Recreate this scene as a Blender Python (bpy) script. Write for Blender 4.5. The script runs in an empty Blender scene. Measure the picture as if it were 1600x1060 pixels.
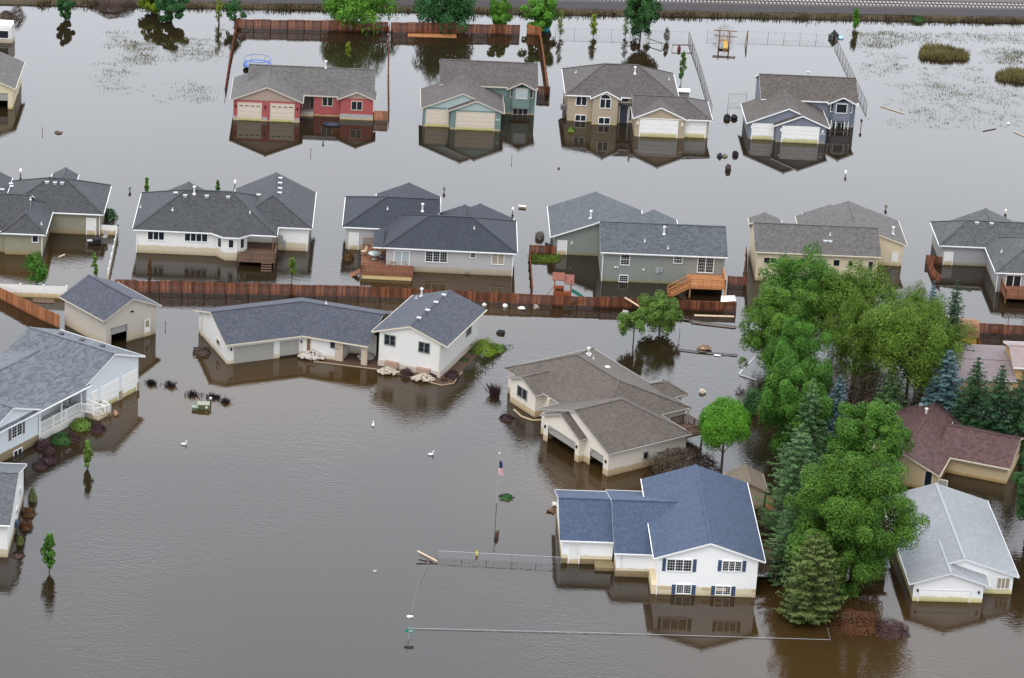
import bpy, math, random
import numpy as np
from mathutils import Matrix, Vector

# ------------------------------------------------------------------ camera
F, PITCH, ROLL, CAMH = 5050.0, math.radians(23.0), 0.06, 140.0     # focal length in pixels of a 1600 px wide frame
CAM = np.array([0.0, -CAMH / math.tan(PITCH), CAMH])
FW = np.array([0.0, math.cos(PITCH), -math.sin(PITCH)])
_r0 = np.array([1.0, 0.0, 0.0]); _u0 = np.cross(_r0, FW)
RT = _r0 * math.cos(ROLL) + _u0 * math.sin(ROLL)
UP = _u0 * math.cos(ROLL) - _r0 * math.sin(ROLL)
scene = bpy.context.scene
cd = bpy.data.cameras.new("camera"); cam = bpy.data.objects.new("camera", cd)
scene.collection.objects.link(cam)
cd.sensor_width = 36.0; cd.lens = 36.0 * F / 1600.0; cd.clip_start = 1.0; cd.clip_end = 6000.0
M3 = Matrix(((RT[0], UP[0], -FW[0]), (RT[1], UP[1], -FW[1]), (RT[2], UP[2], -FW[2])))
cam.matrix_world = Matrix.Translation(Vector(CAM)) @ M3.to_4x4()
scene.camera = cam

# ------------------------------------------------------------------ sky, sun, exposure (overcast day)
SUN_EL, SUN_AZ = math.radians(58), math.radians(205)               # azimuth from north (+Y), clockwise
w = bpy.data.worlds.new("World"); scene.world = w; w.use_nodes = True
nt = w.node_tree; nt.nodes.clear()
sky = nt.nodes.new("ShaderNodeTexSky"); sky.sky_type = 'NISHITA'; sky.sun_disc = False
sky.sun_elevation = SUN_EL; sky.sun_rotation = SUN_AZ
sky.air_density = 1.0; sky.dust_density = 4.0; sky.ozone_density = 1.0
mixn = nt.nodes.new("ShaderNodeMix"); mixn.data_type = 'RGBA'; mixn.inputs[0].default_value = 0.86
tcw = nt.nodes.new("ShaderNodeTexCoord"); sepw = nt.nodes.new("ShaderNodeSeparateXYZ")
rampw = nt.nodes.new("ShaderNodeMapRange")                         # cloud deck: a bright break low in the north, duller elsewhere
rampw.interpolation_type = 'SMOOTHSTEP'
rampw.inputs[1].default_value = 0.05; rampw.inputs[2].default_value = 0.8; rampw.inputs[3].default_value = 0.98; rampw.inputs[4].default_value = 1.92
tintw = nt.nodes.new("ShaderNodeVectorMath"); tintw.operation = 'SCALE'; tintw.inputs[0].default_value = (.955, 1.0, 1.075)
nzw = nt.nodes.new("ShaderNodeTexNoise"); nzw.inputs['Scale'].default_value = 3.0; nzw.inputs['Detail'].default_value = 4
mulw = nt.nodes.new("ShaderNodeMix"); mulw.data_type = 'RGBA'; mulw.blend_type = 'MULTIPLY'; mulw.inputs[0].default_value = 0.12
sclw = nt.nodes.new("ShaderNodeVectorMath"); sclw.operation = 'SCALE'; sclw.inputs['Scale'].default_value = 10.5
bg = nt.nodes.new("ShaderNodeBackground"); bg.inputs['Strength'].default_value = 0.12
ow = nt.nodes.new("ShaderNodeOutputWorld")
L = nt.links.new
L(tcw.outputs['Generated'], sepw.inputs[0]); L(sepw.outputs['Y'], rampw.inputs[0]); L(rampw.outputs[0], tintw.inputs['Scale'])
L(tcw.outputs['Generated'], nzw.inputs['Vector'])
lowz = nt.nodes.new("ShaderNodeMapRange"); lowz.inputs[1].default_value = .26; lowz.inputs[2].default_value = .48; lowz.inputs[3].default_value = 1.28; lowz.inputs[4].default_value = .97
lows = nt.nodes.new("ShaderNodeVectorMath"); lows.operation = 'SCALE'
L(sepw.outputs['Z'], lowz.inputs[0]); L(tintw.outputs[0], lows.inputs[0]); L(lowz.outputs[0], lows.inputs['Scale']); L(lows.outputs[0], mulw.inputs[6]); L(nzw.outputs['Fac'], mulw.inputs[7])
L(mulw.outputs[2], sclw.inputs[0]); L(sky.outputs[0], mixn.inputs[6]); L(sclw.outputs[0], mixn.inputs[7])
L(mixn.outputs[2], bg.inputs[0]); L(bg.outputs[0], ow.inputs[0])
sd = bpy.data.lights.new("sun", 'SUN'); sd.energy = 1.35; sd.angle = math.radians(35); sd.color = (1, .97, .93)
so = bpy.data.objects.new("sun", sd); scene.collection.objects.link(so)
sdir = Vector((math.sin(SUN_AZ) * math.cos(SUN_EL), math.cos(SUN_AZ) * math.cos(SUN_EL), math.sin(SUN_EL)))
so.rotation_euler = sdir.to_track_quat('Z', 'Y').to_euler(); so.location = (0, 0, 80)
scene.view_settings.view_transform = 'Standard'; scene.view_settings.look = 'None'
scene.view_settings.exposure = 0.42; scene.view_settings.gamma = 1.0
scene.cycles.max_bounces = 6; scene.cycles.transparent_max_bounces = 6
scene.cycles.caustics_reflective = False; scene.cycles.caustics_refractive = False
rnd = random.Random(7)

# ------------------------------------------------------------------ measuring helpers (survey of the place)
def ray(u, v):
    d = FW * F + RT * (u - 800.0) - UP * (v - 530.0)
    return d / np.linalg.norm(d)
def at(u, v, z=0.0):
    d = ray(u, v); t = (z - CAM[2]) / d[2]; p = CAM + d * t
    return Vector((float(p[0]), float(p[1]), z))
def ppm(p):
    return F / float((np.array(p) - CAM) @ FW)                       # photo pixels per metre at a point

# ------------------------------------------------------------------ materials
def nmat(name):
    m = bpy.data.materials.new(name); m.use_nodes = True
    t = m.node_tree; b = t.nodes['Principled BSDF']; return m, t, b
def mixc(t, a, b, fac, mode='MIX'):
    n = t.nodes.new("ShaderNodeMix"); n.data_type = 'RGBA'; n.blend_type = mode
    for sock, val in ((n.inputs[0], fac), (n.inputs[6], a), (n.inputs[7], b)):
        if hasattr(val, 'is_linked') or hasattr(val, 'links'): t.links.new(val, sock)
        elif isinstance(val, (int, float)): sock.default_value = val
        else: sock.default_value = (*val, 1)
    return n.outputs[2]
def noise(t, vec, scale, detail=3, rough=.55):
    n = t.nodes.new("ShaderNodeTexNoise"); n.inputs['Scale'].default_value = scale
    n.inputs['Detail'].default_value = detail; n.inputs['Roughness'].default_value = rough
    if vec is not None: t.links.new(vec, n.inputs['Vector'])
    return n.outputs['Fac']
def ramp(t, fac, lo, hi, a=0.0, b=1.0):
    n = t.nodes.new("ShaderNodeMapRange"); n.inputs[1].default_value = lo; n.inputs[2].default_value = hi
    n.inputs[3].default_value = a; n.inputs[4].default_value = b; t.links.new(fac, n.inputs[0]); return n.outputs[0]
def mapping(t, vec, sc):
    n = t.nodes.new("ShaderNodeMapping"); n.inputs['Scale'].default_value = sc; t.links.new(vec, n.inputs['Vector']); return n.outputs[0]
def objc(t): return t.nodes.new("ShaderNodeTexCoord").outputs['Object']
def posn(t): return t.nodes.new("ShaderNodeNewGeometry").outputs['Position']
def zof(t, v):
    n = t.nodes.new("ShaderNodeSeparateXYZ"); t.links.new(v, n.inputs[0]); return n.outputs['Z']
def mathn(t, op, a, b):
    n = t.nodes.new("ShaderNodeMath"); n.operation = op
    for s, v in ((n.inputs[0], a), (n.inputs[1], b)):
        if isinstance(v, (int, float)): s.default_value = v
        else: t.links.new(v, s)
    return n.outputs[0]

def surf(name, col, rough=.7, var=.12, scale=2.0, stain=None, spec=.3, lap=0.0, metal=0.0):
    """paint / siding / wood; stain = (height above the flood, colour) leaves the tide mark on it"""
    m, t, b = nmat(name); p = posn(t)
    c = mixc(t, [x * (1 - var) for x in col], [min(1, x * (1 + var)) for x in col], noise(t, p, scale, 4))
    if stain:
        h, sc = stain
        n1 = noise(t, mapping(t, p, (1, 1, .25)), 2.2, 6, .7)
        z = mathn(t, 'SUBTRACT', zof(t, p), mathn(t, 'MULTIPLY', mathn(t, 'SUBTRACT', n1, .5), .55))
        f = ramp(t, z, h, h * .86, 0, .85)
        c = mixc(t, c, sc, f)
        f2 = ramp(t, z, h * .5, 0.0, 0, .55)
        c = mixc(t, c, (sc[0] * .55, sc[1] * .45, sc[2] * .3), f2)
    t.links.new(c, b.inputs['Base Color'])
    b.inputs['Roughness'].default_value = rough; b.inputs['Specular IOR Level'].default_value = spec
    b.inputs['Metallic'].default_value = metal
    if lap:
        wv = t.nodes.new("ShaderNodeTexWave"); wv.bands_direction = 'Z'; wv.wave_profile = 'SAW'
        wv.inputs['Scale'].default_value = 1.0 / lap / 3.14159 * 1.0; t.links.new(p, wv.inputs['Vector'])
        bp = t.nodes.new("ShaderNodeBump"); bp.inputs['Strength'].default_value = .6; bp.inputs['Distance'].default_value = .02
        t.links.new(wv.outputs['Fac'], bp.inputs['Height']); t.links.new(bp.outputs[0], b.inputs['Normal'])
    return m

def shingle(name, col, contrast=.32, size=.22, tint=None, stretch=1.0, patch=.10):
    m, t, b = nmat(name); o = objc(t); col = [x * .70 for x in col]; contrast *= .72
    v = mapping(t, o, (1 / size / stretch, 1 / size, 1 / size * 1.4))
    vo = t.nodes.new("ShaderNodeTexVoronoi"); vo.inputs['Scale'].default_value = 1.0; vo.inputs['Randomness'].default_value = 1.0
    t.links.new(v, vo.inputs['Vector'])
    sp = t.nodes.new("ShaderNodeSeparateColor"); t.links.new(vo.outputs['Color'], sp.inputs[0])
    n1 = noise(t, o, 1.0 / size * 1.7, 3, .7)
    f = mathn(t, 'ADD', mathn(t, 'MULTIPLY', sp.outputs[0], .55), mathn(t, 'MULTIPLY', n1, .45))
    c = mixc(t, [x * (1 - contrast) for x in col], [x * (1 + contrast) for x in col], ramp(t, f, .2, .8))
    if tint: c = mixc(t, c, tint, ramp(t, sp.outputs[1], .7, .95, 0, .55))
    big = noise(t, o, .35, 3)
    c = mixc(t, c, mixc(t, (1 - patch,) * 3, (1 + patch,) * 3, big), 1.0, 'MULTIPLY')
    wv = t.nodes.new("ShaderNodeTexWave"); wv.bands_direction = 'Z'; wv.wave_profile = 'SAW'; wv.inputs['Scale'].default_value = 2.4
    wv.inputs['Distortion'].default_value = .4; t.links.new(o, wv.inputs['Vector'])
    bp = t.nodes.new("ShaderNodeBump"); bp.inputs['Strength'].default_value = .5; bp.inputs['Distance'].default_value = .03
    t.links.new(mathn(t, 'ADD', wv.outputs['Fac'], f), bp.inputs['Height']); t.links.new(bp.outputs[0], b.inputs['Normal'])
    t.links.new(c, b.inputs['Base Color']); b.inputs['Roughness'].default_value = .75; b.inputs['Specular IOR Level'].default_value = .22
    return m

def woodmat(name, a, bcol, rough=.8, wet=None):
    """boards: every board (mesh island) its own tone"""
    m, t, b = nmat(name); g = t.nodes.new("ShaderNodeNewGeometry")
    c = mixc(t, a, bcol, g.outputs['Random Per Island'])
    c = mixc(t, c, [x * .45 for x in a], ramp(t, noise(t, mapping(t, g.outputs['Position'], (3, 3, .6)), 1.0, 4), .5, .75, 0, .7))
    if wet:
        z = zof(t, g.outputs['Position']); c = mixc(t, c, [x * .35 for x in a], ramp(t, z, wet, wet * .4, 0, .8))
    t.links.new(c, b.inputs['Base Color']); b.inputs['Roughness'].default_value = rough; b.inputs['Specular IOR Level'].default_value = .2
    return m

def leafmat(name, a, bcol, trans=.14, rough=.6):
    m, t, b = nmat(name); o = objc(t); g = t.nodes.new("ShaderNodeNewGeometry")
    oi = t.nodes.new("ShaderNodeObjectInfo")
    f = mathn(t, 'ADD', mathn(t, 'MULTIPLY', noise(t, o, .9, 3), .65), mathn(t, 'MULTIPLY', g.outputs['Random Per Island'], .35))
    c = mixc(t, a, bcol, ramp(t, f, .28, .72))
    hs = t.nodes.new("ShaderNodeHueSaturation"); t.links.new(c, hs.inputs['Color'])
    hs.inputs['Saturation'].default_value = .98
    t.links.new(ramp(t, oi.outputs['Random'], 0, 1, .486, .510), hs.inputs['Hue'])
    t.links.new(ramp(t, noise(t, o, .33, 2), .3, .7, .74, 1.26), hs.inputs['Value'])
    t.links.new(hs.outputs[0], b.inputs['Base Color']); b.inputs['Roughness'].default_value = rough
    b.inputs['Specular IOR Level'].default_value = .06
    tr = t.nodes.new("ShaderNodeBsdfTranslucent"); t.links.new(hs.outputs[0], tr.inputs[0])
    mx = t.nodes.new("ShaderNodeMixShader"); mx.inputs[0].default_value = trans
    t.links.new(b.outputs[0], mx.inputs[1]); t.links.new(tr.outputs[0], mx.inputs[2])
    t.links.new(mx.outputs[0], t.nodes['Material Output'].inputs[0])
    return m

MUD = (.48, .38, .20); ALG = (.46, .43, .17)
WHT = surf('white_trim', (.80, .80, .79), .5, .03)
GLASS, gt, gb = nmat('dark_glass'); gb.inputs['Base Color'].default_value = (.012, .016, .022, 1); gb.inputs['Roughness'].default_value = .06; gb.inputs['Specular IOR Level'].default_value = .5
CURT = surf('curtained_glass', (.36, .42, .43), .15, .15, 3.0, spec=.5)
TANGL = surf('curtained_glass_tan', (.30, .25, .17), .2, .2, 3.0, spec=.5)
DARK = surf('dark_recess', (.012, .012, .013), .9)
METAL = surf('galvanised_metal', (.40, .41, .42), .5, .1, 6, metal=.3)
VENTW = surf('vent_white', (.62, .62, .61), .5)
VENTD = surf('vent_dark', (.03, .03, .035), .6)
BLUESH = surf('shutter_blue', (.045, .075, .13), .6)
GREYSH = surf('shutter_mauve', (.15, .12, .14), .6)
DOORW = surf('door_white', (.72, .71, .68), .5, .06, 2, (.55, MUD))
GDW = surf('garage_door_white', (.78, .77, .74), .5, .05, 2, (.55, ALG))
GDC = surf('garage_door_cream', (.58, .51, .42), .55, .06, 2, (.42, ALG))
GDG = surf('garage_door_grey', (.30, .29, .265), .55, .06, 2)
STONE = surf('stone_veneer', (.34, .33, .31), .9, .35, 7, (.25, MUD))
FOUND = surf('foundation_block', (.28, .235, .16), .9, .3, 3, (.9, (.23, .18, .10)))
FENCE = woodmat('fence_red_brown', (.070, .027, .017), (.27, .095, .045), .8, .35)
FENCEL = woodmat('fence_orange_brown', (.22, .085, .036), (.40, .165, .075), .8, .25)
DECKM = woodmat('deck_red_brown', (.15, .062, .036), (.24, .105, .06), .8)
DECKO = woodmat('deck_orange', (.34, .145, .055), (.50, .235, .10), .8)
DECKG = woodmat('deck_brown', (.10, .06, .045), (.16, .10, .07), .8)
RAWW = woodmat('pale_timber', (.50, .36, .22), (.66, .52, .36), .8)
BARK = surf('bark', (.07, .05, .038), .95, .35, 5)
PVC = surf('white_vinyl', (.80, .79, .76), .45, .04, 2, (.55, (.55, .42, .20)))

# ------------------------------------------------------------------ mesh builder
class MB:
    def __init__(s, tf=None): s.v = []; s.f = []; s.tf = tf or (lambda p: p)
    def poly(s, pts):
        n = len(s.v); s.v += [tuple(s.tf(p)) for p in pts]; s.f.append(tuple(range(n, n + len(pts))))
    def hexa(s, p):                                                   # 8 points: bottom ring, top ring
        n = len(s.v); s.v += [tuple(s.tf(q)) for q in p]
        for f in ((3, 2, 1, 0), (4, 5, 6, 7), (0, 1, 5, 4), (1, 2, 6, 5), (2, 3, 7, 6), (3, 0, 4, 7)): s.f.append(tuple(n + i for i in f))
    def box(s, x0, x1, y0, y1, z0, z1):
        s.hexa([(x0, y0, z0), (x1, y0, z0), (x1, y1, z0), (x0, y1, z0), (x0, y0, z1), (x1, y0, z1), (x1, y1, z1), (x0, y1, z1)])
    def prism(s, pts, z0, z1, cap=True):
        n = len(pts); b = len(s.v)
        s.v += [tuple(s.tf((x, y, z0))) for x, y in pts] + [tuple(s.tf((x, y, z1))) for x, y in pts]
        for i in range(n): j = (i + 1) % n; s.f.append((b + i, b + j, b + n + j, b + n + i))
        if cap: s.f.append(tuple(b + n + i for i in range(n))); s.f.append(tuple(b + n - 1 - i for i in range(n)))
    def bar(s, a, b, w, h=None, up=(0, 0, 1)):                         # rectangular bar from a to b
        a = Vector(a); b = Vector(b); h = h or w; d = (b - a).normalized(); u = Vector(up)
        if abs(d.dot(u)) > .95: u = Vector((1, 0, 0))
        sx = d.cross(u).normalized() * w / 2; sy = sx.cross(d).normalized() * h / 2
        s.hexa([a - sx - sy, a + sx - sy, b + sx - sy, b - sx - sy, a - sx + sy, a + sx + sy, b + sx + sy, b - sx + sy])
    def tube(s, a, b, r0, r1=None, n=7, cap=True):
        a = Vector(a); b = Vector(b); r1 = r0 if r1 is None else r1; d = (b - a).normalized()
        u = Vector((0, 0, 1)) if abs(d.z) < .9 else Vector((1, 0, 0)); x = d.cross(u).normalized(); y = d.cross(x)
        k = len(s.v)
        for c, r in ((a, r0), (b, r1)):
            for i in range(n):
                t = 2 * math.pi * i / n; s.v.append(tuple(s.tf(c + x * math.cos(t) * r + y * math.sin(t) * r)))
        for i in range(n): j = (i + 1) % n; s.f.append((k + i, k + j, k + n + j, k + n + i))
        if cap: s.f.append(tuple(k + n - 1 - i for i in range(n))); s.f.append(tuple(k + n + i for i in range(n)))
    def path(s, pts, r, n=6):
        for a, b in zip(pts[:-1], pts[1:]): s.tube(a, b, r, r, n)
    def lathe(s, c, prof, n=12):
        k = len(s.v); c = Vector(c)
        for r, z in prof:
            for i in range(n):
                t = 2 * math.pi * i / n; s.v.append(tuple(s.tf((c.x + r * math.cos(t), c.y + r * math.sin(t), c.z + z))))
        for q in range(len(prof) - 1):
            for i in range(n): j = (i + 1) % n; s.f.append((k + q * n + i, k + q * n + j, k + (q + 1) * n + j, k + (q + 1) * n + i))
        s.f.append(tuple(k + n - 1 - i for i in range(n))); q = len(prof) - 1; s.f.append(tuple(k + q * n + i for i in range(n)))
    def blob(s, c, rx, ry, rz, seed=0, n=10, m=6, amp=.15):
        r = random.Random(seed); c = Vector(c); k = len(s.v)
        for i in range(m + 1):
            th = math.pi * i / m
            for j in range(n):
                ph = 2 * math.pi * j / n; q = 1 + r.uniform(-amp, amp)
                s.v.append(tuple(s.tf((c.x + rx * q * math.sin(th) * math.cos(ph), c.y + ry * q * math.sin(th) * math.sin(ph), c.z + rz * q * math.cos(th)))))
        for i in range(m):
            for j in range(n): j2 = (j + 1) % n; s.f.append((k + i * n + j, k + (i + 1) * n + j, k + (i + 1) * n + j2, k + i * n + j2))
    def build(s, name, mat, parent=None, smooth=False, loc=None):
        me = bpy.data.meshes.new(name); me.from_pydata(s.v, [], s.f); me.update()
        if mat: me.materials.append(mat)
        if smooth: me.polygons.foreach_set('use_smooth', [True] * len(me.polygons))
        o = bpy.data.objects.new(name, me); scene.collection.objects.link(o)
        if parent is not None: o.parent = parent
        if loc is not None: o.location = loc
        return o

def tag(o, label=None, cat=None, group=None, kind=None):
    if label: o['label'] = label
    if cat: o['category'] = cat
    if group: o['group'] = group
    if kind: o['kind'] = kind
    return o
def empty(name, loc, rz, label, cat, group=None):
    e = bpy.data.objects.new(name, None); scene.collection.objects.link(e)
    e.location = loc; e.rotation_euler = (0, 0, math.radians(rz)); e.empty_display_size = .5
    return tag(e, label, cat, group)

# ------------------------------------------------------------------ houses
class House:
    T = .18
    def __init__(s, label, x, y, rot, wall, roof, trim=WHT, name='house', cat='house', group='flooded houses', slope=.42):
        s.root = empty(name, (x, y, 0), rot, label, cat, group)
        s.x, s.y, s.rot = x, y, math.radians(rot); s.wm, s.rm, s.tm, s.slope = wall, roof, trim, slope
        s.sub = (0, 0, 0); s.W = MB(s.t); s.R = MB(s.t); s.E = MB(s.t); s.tops = []; s.P = {}
    def t(s, p):
        ox, oy, a = s.sub; c, sn = math.cos(a), math.sin(a)
        return Vector((ox + c * p[0] - sn * p[1], oy + sn * p[0] + c * p[1], p[2]))
    def frame(s, ox, oy, rot): s.sub = (ox, oy, math.radians(rot))
    def mb(s): return MB(s.t)
    # --- world <-> local (current frame)
    def local(s, w):
        c, sn = math.cos(-s.rot), math.sin(-s.rot); dx, dy = w[0] - s.x, w[1] - s.y
        x, y = c * dx - sn * dy, sn * dx + c * dy
        ox, oy, a = s.sub; c, sn = math.cos(-a), math.sin(-a); x, y = x - ox, y - oy
        return Vector((c * x - sn * y, sn * x + c * y, w[2]))
    def onwall(s, side, cc, u, v):
        o = s.local(Vector(CAM)); d = s.local(Vector(CAM + ray(u, v))) - o
        k = (cc - o.y) / d.y if side in 'FB' else (cc - o.x) / d.x
        p = o + d * k; sc = F / (float(np.dot(ray(u, v), FW)) * k)
        return (p.x if side in 'FB' else p.y), p.z, sc
    def onroof(s, u, v):
        o = s.local(Vector(CAM)); d = s.local(Vector(CAM + ray(u, v))) - o
        k = 340.0
        for i in range(1200):
            p = o + d * k
            if p.z < s.rz(p.x, p.y): return p
            k += .1
        return p
    # --- roofs and walls
    def rz(s, x, y):
        best = -9
        for f in s.tops:
            z = f(x, y)
            if z is not None and z > best: best = z
        return best
    def wing(s, x0, x1, y0, y1, ze, axis='x', a='g', b='g', slope=None, oh=.42, rake=.3, inset=None, walls='FBLR', holes=None, wr=None, z0=-1.6, ra=None, rb=None, dz=0):
        """rectangular wing; a/b = gable or hip at the low/high end of the ridge; ze = roof edge height"""
        p = slope or s.slope; T = s.T; ze += dz
        sw = (axis == 'y')
        if sw: ax0, ax1, b0, b1 = y0, y1, x0, x1
        else: ax0, ax1, b0, b1 = x0, x1, y0, y1
        ra = rake if ra is None else ra; rb = rake if rb is None else rb
        A0 = ax0 - (oh if a == 'h' else ra); A1 = ax1 + (oh if b == 'h' else rb); B0, B1 = b0 - oh, b1 + oh
        half = (B1 - B0) / 2; zr = ze + p * half; mid = (B0 + B1) / 2; ins = inset or half
        r0 = A0 + (ins if a == 'h' else 0); r1 = A1 - (ins if b == 'h' else 0)
        if r1 < r0 + .05: r0 = r1 = (r0 + r1) / 2; r1 += .02
        def P(q, r, z): return (r, q, z) if sw else (q, r, z)
        top = [P(A0, B0, ze), P(A1, B0, ze), P(A1, B1, ze), P(A0, B1, ze), P(r0, mid, zr), P(r1, mid, zr)]
        faces = [(0, 1, 5, 4), (2, 3, 4, 5)]
        if a == 'h': faces.append((3, 0, 4))
        if b == 'h': faces.append((1, 2, 5))
        R, E = s.R, s.E
        for f in faces:
            q = [top[i] for i in f]; R.poly(q[::-1] if sw else q)
            q = [(x, y, z - T) for x, y, z in q]; E.poly(q if sw else q[::-1])
        loop = [0, 1] + ([] if b == 'h' else [5]) + [2, 3] + ([] if a == 'h' else [4])
        for i in range(len(loop)):
            q, r = top[loop[i]], top[loop[(i + 1) % len(loop)]]
            E.poly([(q[0], q[1], q[2] - T), (r[0], r[1], r[2] - T), r, q])
        G = s.P.setdefault('gutter', s.mb()); gw = .02
        def gut(q, r): G.bar((q[0], q[1], ze - .055), (r[0], r[1], ze - .05), .075, .11)
        def o2(q, da, db): return (q[0] + (db if sw else da), q[1] + (da if sw else db))
        gut(o2(top[0], 0, -gw), o2(top[1], 0, -gw)); gut(o2(top[3], 0, gw), o2(top[2], 0, gw))
        if a == 'h': gut(o2(top[0], -gw, 0), o2(top[3], -gw, 0))
        if b == 'h': gut(o2(top[1], gw, 0), o2(top[2], gw, 0))
        def topz(x, y):
            al, c = (y, x) if sw else (x, y)
            if not (A0 <= al <= A1 and B0 <= c <= B1): return None
            z = min(c - B0, B1 - c) * p
            if a == 'h': z = min(z, (al - A0) * p * half / ins)
            if b == 'h': z = min(z, (A1 - al) * p * half / ins)
            return ze + z
        s.tops.append(topz)
        # ridge and hip caps
        cap = s.P.setdefault('cap', s.mb())
        def capbar(q, r): cap.bar((q[0], q[1], q[2] + .012), (r[0], r[1], r[2] + .012), .26, .05)
        capbar(top[4], top[5])
        if a == 'h': capbar(top[0], top[4]); capbar(top[3], top[4])
        if b == 'h': capbar(top[1], top[5]); capbar(top[2], top[5])
        if walls:
            if wr: x0, x1, y0, y1 = wr
            zt = ze + p * oh - .09; zap = zr - .09
            holes = holes or {}
            ends = ('F', 'B') if sw else ('L', 'R')
            for sd in walls:
                gab = sd in ends and ((a if sd in 'FL' else b) == 'g') and not wr
                s.wallrect(sd, x0, x1, y0, y1, z0, zt, holes.get(sd, []))
                if gab:
                    if sd == 'F': tri = [(x0, y0, zt), (x1, y0, zt), ((x0 + x1) / 2, y0, zap)]
                    elif sd == 'B': tri = [(x1, y1, zt), (x0, y1, zt), ((x0 + x1) / 2, y1, zap)]
                    elif sd == 'L': tri = [(x0, y1, zt), (x0, y0, zt), (x0, (y0 + y1) / 2, zap)]
                    else: tri = [(x1, y0, zt), (x1, y1, zt), (x1, (y0 + y1) / 2, zap)]
                    s.W.poly(tri)
    def wallrect(s, sd, x0, x1, y0, y1, z0, z1, holes=()):
        if sd in 'FB': u0, u1 = x0, x1; c = y0 if sd == 'F' else y1
        else: u0, u1 = y0, y1; c = x0 if sd == 'L' else x1
        P = (lambda u, z: (u, c, z)) if sd in 'FB' else (lambda u, z: (c, u, z))
        flip = sd in 'BL'
        us = sorted(set([u0, u1] + [q for h in holes for q in h[:2]])); zs = sorted(set([z0, z1] + [q for h in holes for q in h[2:]]))
        for i in range(len(us) - 1):
            for j in range(len(zs) - 1):
                um, zm = (us[i] + us[i + 1]) / 2, (zs[j] + zs[j + 1]) / 2
                if any(h[0] < um < h[1] and h[2] < zm < h[3] for h in holes): continue
                q = [P(us[i], zs[j]), P(us[i + 1], zs[j]), P(us[i + 1], zs[j + 1]), P(us[i], zs[j + 1])]
                s.W.poly(q[::-1] if flip else q)
    # --- fittings on a wall: local box between u0..u1, z0..z1, standing d0..d1 proud of the wall plane c
    def wb(s, m, side, c, u0, u1, z0, z1, d0, d1):
        sg = -1 if side in 'FL' else 1; a, b = sorted((c + sg * d0, c + sg * d1))
        if side in 'FB': m.box(u0, u1, a, b, z0, z1)
        else: m.box(a, b, u0, u1, z0, z1)
    def window(s, side, c, u0, u1, z0, z1, cols=1, rows=1, glass=None, mat=None, fr=.085, mid=None, label=None):
        m = s.mb(); W = fr
        s.wb(m, side, c, u0 - W, u1 + W, z1, z1 + W, 0, .07); s.wb(m, side, c, u0 - W, u1 + W, z0 - W, z0, 0, .09)
        s.wb(m, side, c, u0 - W, u0, z0, z1, 0, .07); s.wb(m, side, c, u1, u1 + W, z0, z1, 0, .07)
        for i in range(1, cols):
            q = u0 + (u1 - u0) * i / cols; s.wb(m, side, c, q - .045, q + .045, z0, z1, 0, .06)
        if mid:                                                      # thin glazing bars
            nu, nz = mid
            for i in range(1, nu): q = u0 + (u1 - u0) * i / nu; s.wb(m, side, c, q - .007, q + .007, z0, z1, .02, .052)
            for i in range(1, nz): q = z0 + (z1 - z0) * i / nz; s.wb(m, side, c, u0, u1, q - .007, q + .007, .02, .05)
        for i in range(1, rows): q = z0 + (z1 - z0) * i / rows; s.wb(m, side, c, u0, u1, q - .03, q + .03, 0, .058)
        o = m.build('window', mat or s.tm, s.root)
        g = s.mb(); s.wb(g, side, c, u0, u1, z0, z1, 0, .03); g.build('pane', glass or GLASS, o)
        return o
    def winp(s, side, c, u, v, w, h, cols=1, rows=1, glass=None, mid=None, mat=None, meters=False):
        """window whose middle was sighted at (u, v); w, h in photo pixels (or metres)"""
        a, z, sc = s.onwall(side, c, u, v)
        if not meters: w, h = w / sc, h / sc / .92
        return s.window(side, c, a - w / 2 + .05, a + w / 2 - .05, z - h / 2 + .05, z + h / 2 - .05, cols, rows, glass, mat, mid=mid)
    def shutter(s, side, c, u, v, w, h, mat):
        a, z, sc = s.onwall(side, c, u, v); w, h = w / sc, h / sc / .92; m = s.mb()
        s.wb(m, side, c, a - w / 2, a + w / 2, z - h / 2, z + h / 2, 0, .05)
        for k in range(6): q = z - h / 2 + h * (k + .5) / 6; s.wb(m, side, c, a - w / 2 + .05, a + w / 2 - .05, q - .03, q + .03, .05, .065)
        m.build('shutter', mat, s.root)
    def gdoor(s, side, c, u0, u1, z0, z1, mat=GDW, panels=4, frame=True, lites=False, below=True):
        m = s.mb(); h = (z1 - z0) / panels
        nu = max(3, int((u1 - u0) / .65))
        for i in range(panels):
            a = z0 + h * i
            s.wb(m, side, c, u0, u1, a + .012, a + h - .012, 0, .03)
            for k in range(nu):
                q0 = u0 + (u1 - u0) * k / nu + .08; q1 = u0 + (u1 - u0) * (k + 1) / nu - .08
                s.wb(m, side, c, q0, q1, a + .12, a + h - .12, .03, .04)
        if below and z0 > -.1: s.wb(m, side, c, u0, u1, -1.2, z0, 0, .028)
        o = m.build('garage_door', mat, s.root)
        if frame:
            f = s.mb(); W = .13
            s.wb(f, side, c, u0 - W, u0, -1.2, z1 + W, 0, .05); s.wb(f, side, c, u1, u1 + W, -1.2, z1 + W, 0, .05); s.wb(f, side, c, u0, u1, z1, z1 + W, 0, .05)
            f.build('door_frame', s.tm, o)
        if lites:
            g = s.mb(); a = z1 - h
            for k in range(nu): s.wb(g, side, c, u0 + (u1 - u0) * k / nu + .12, u0 + (u1 - u0) * (k + 1) / nu - .12, a + .2, a + .32, .04, .046)
            g.build('lite', DARK, o)
        return o
    def gdoorp(s, side, c, u, v, w, h, mat=GDW, **k):
        a, z, sc = s.onwall(side, c, u, v); w, h = w / sc, h / sc / .92
        return s.gdoor(side, c, a - w / 2, a + w / 2, max(0.0, z - h / 2), z + h / 2, mat, **k)
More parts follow.
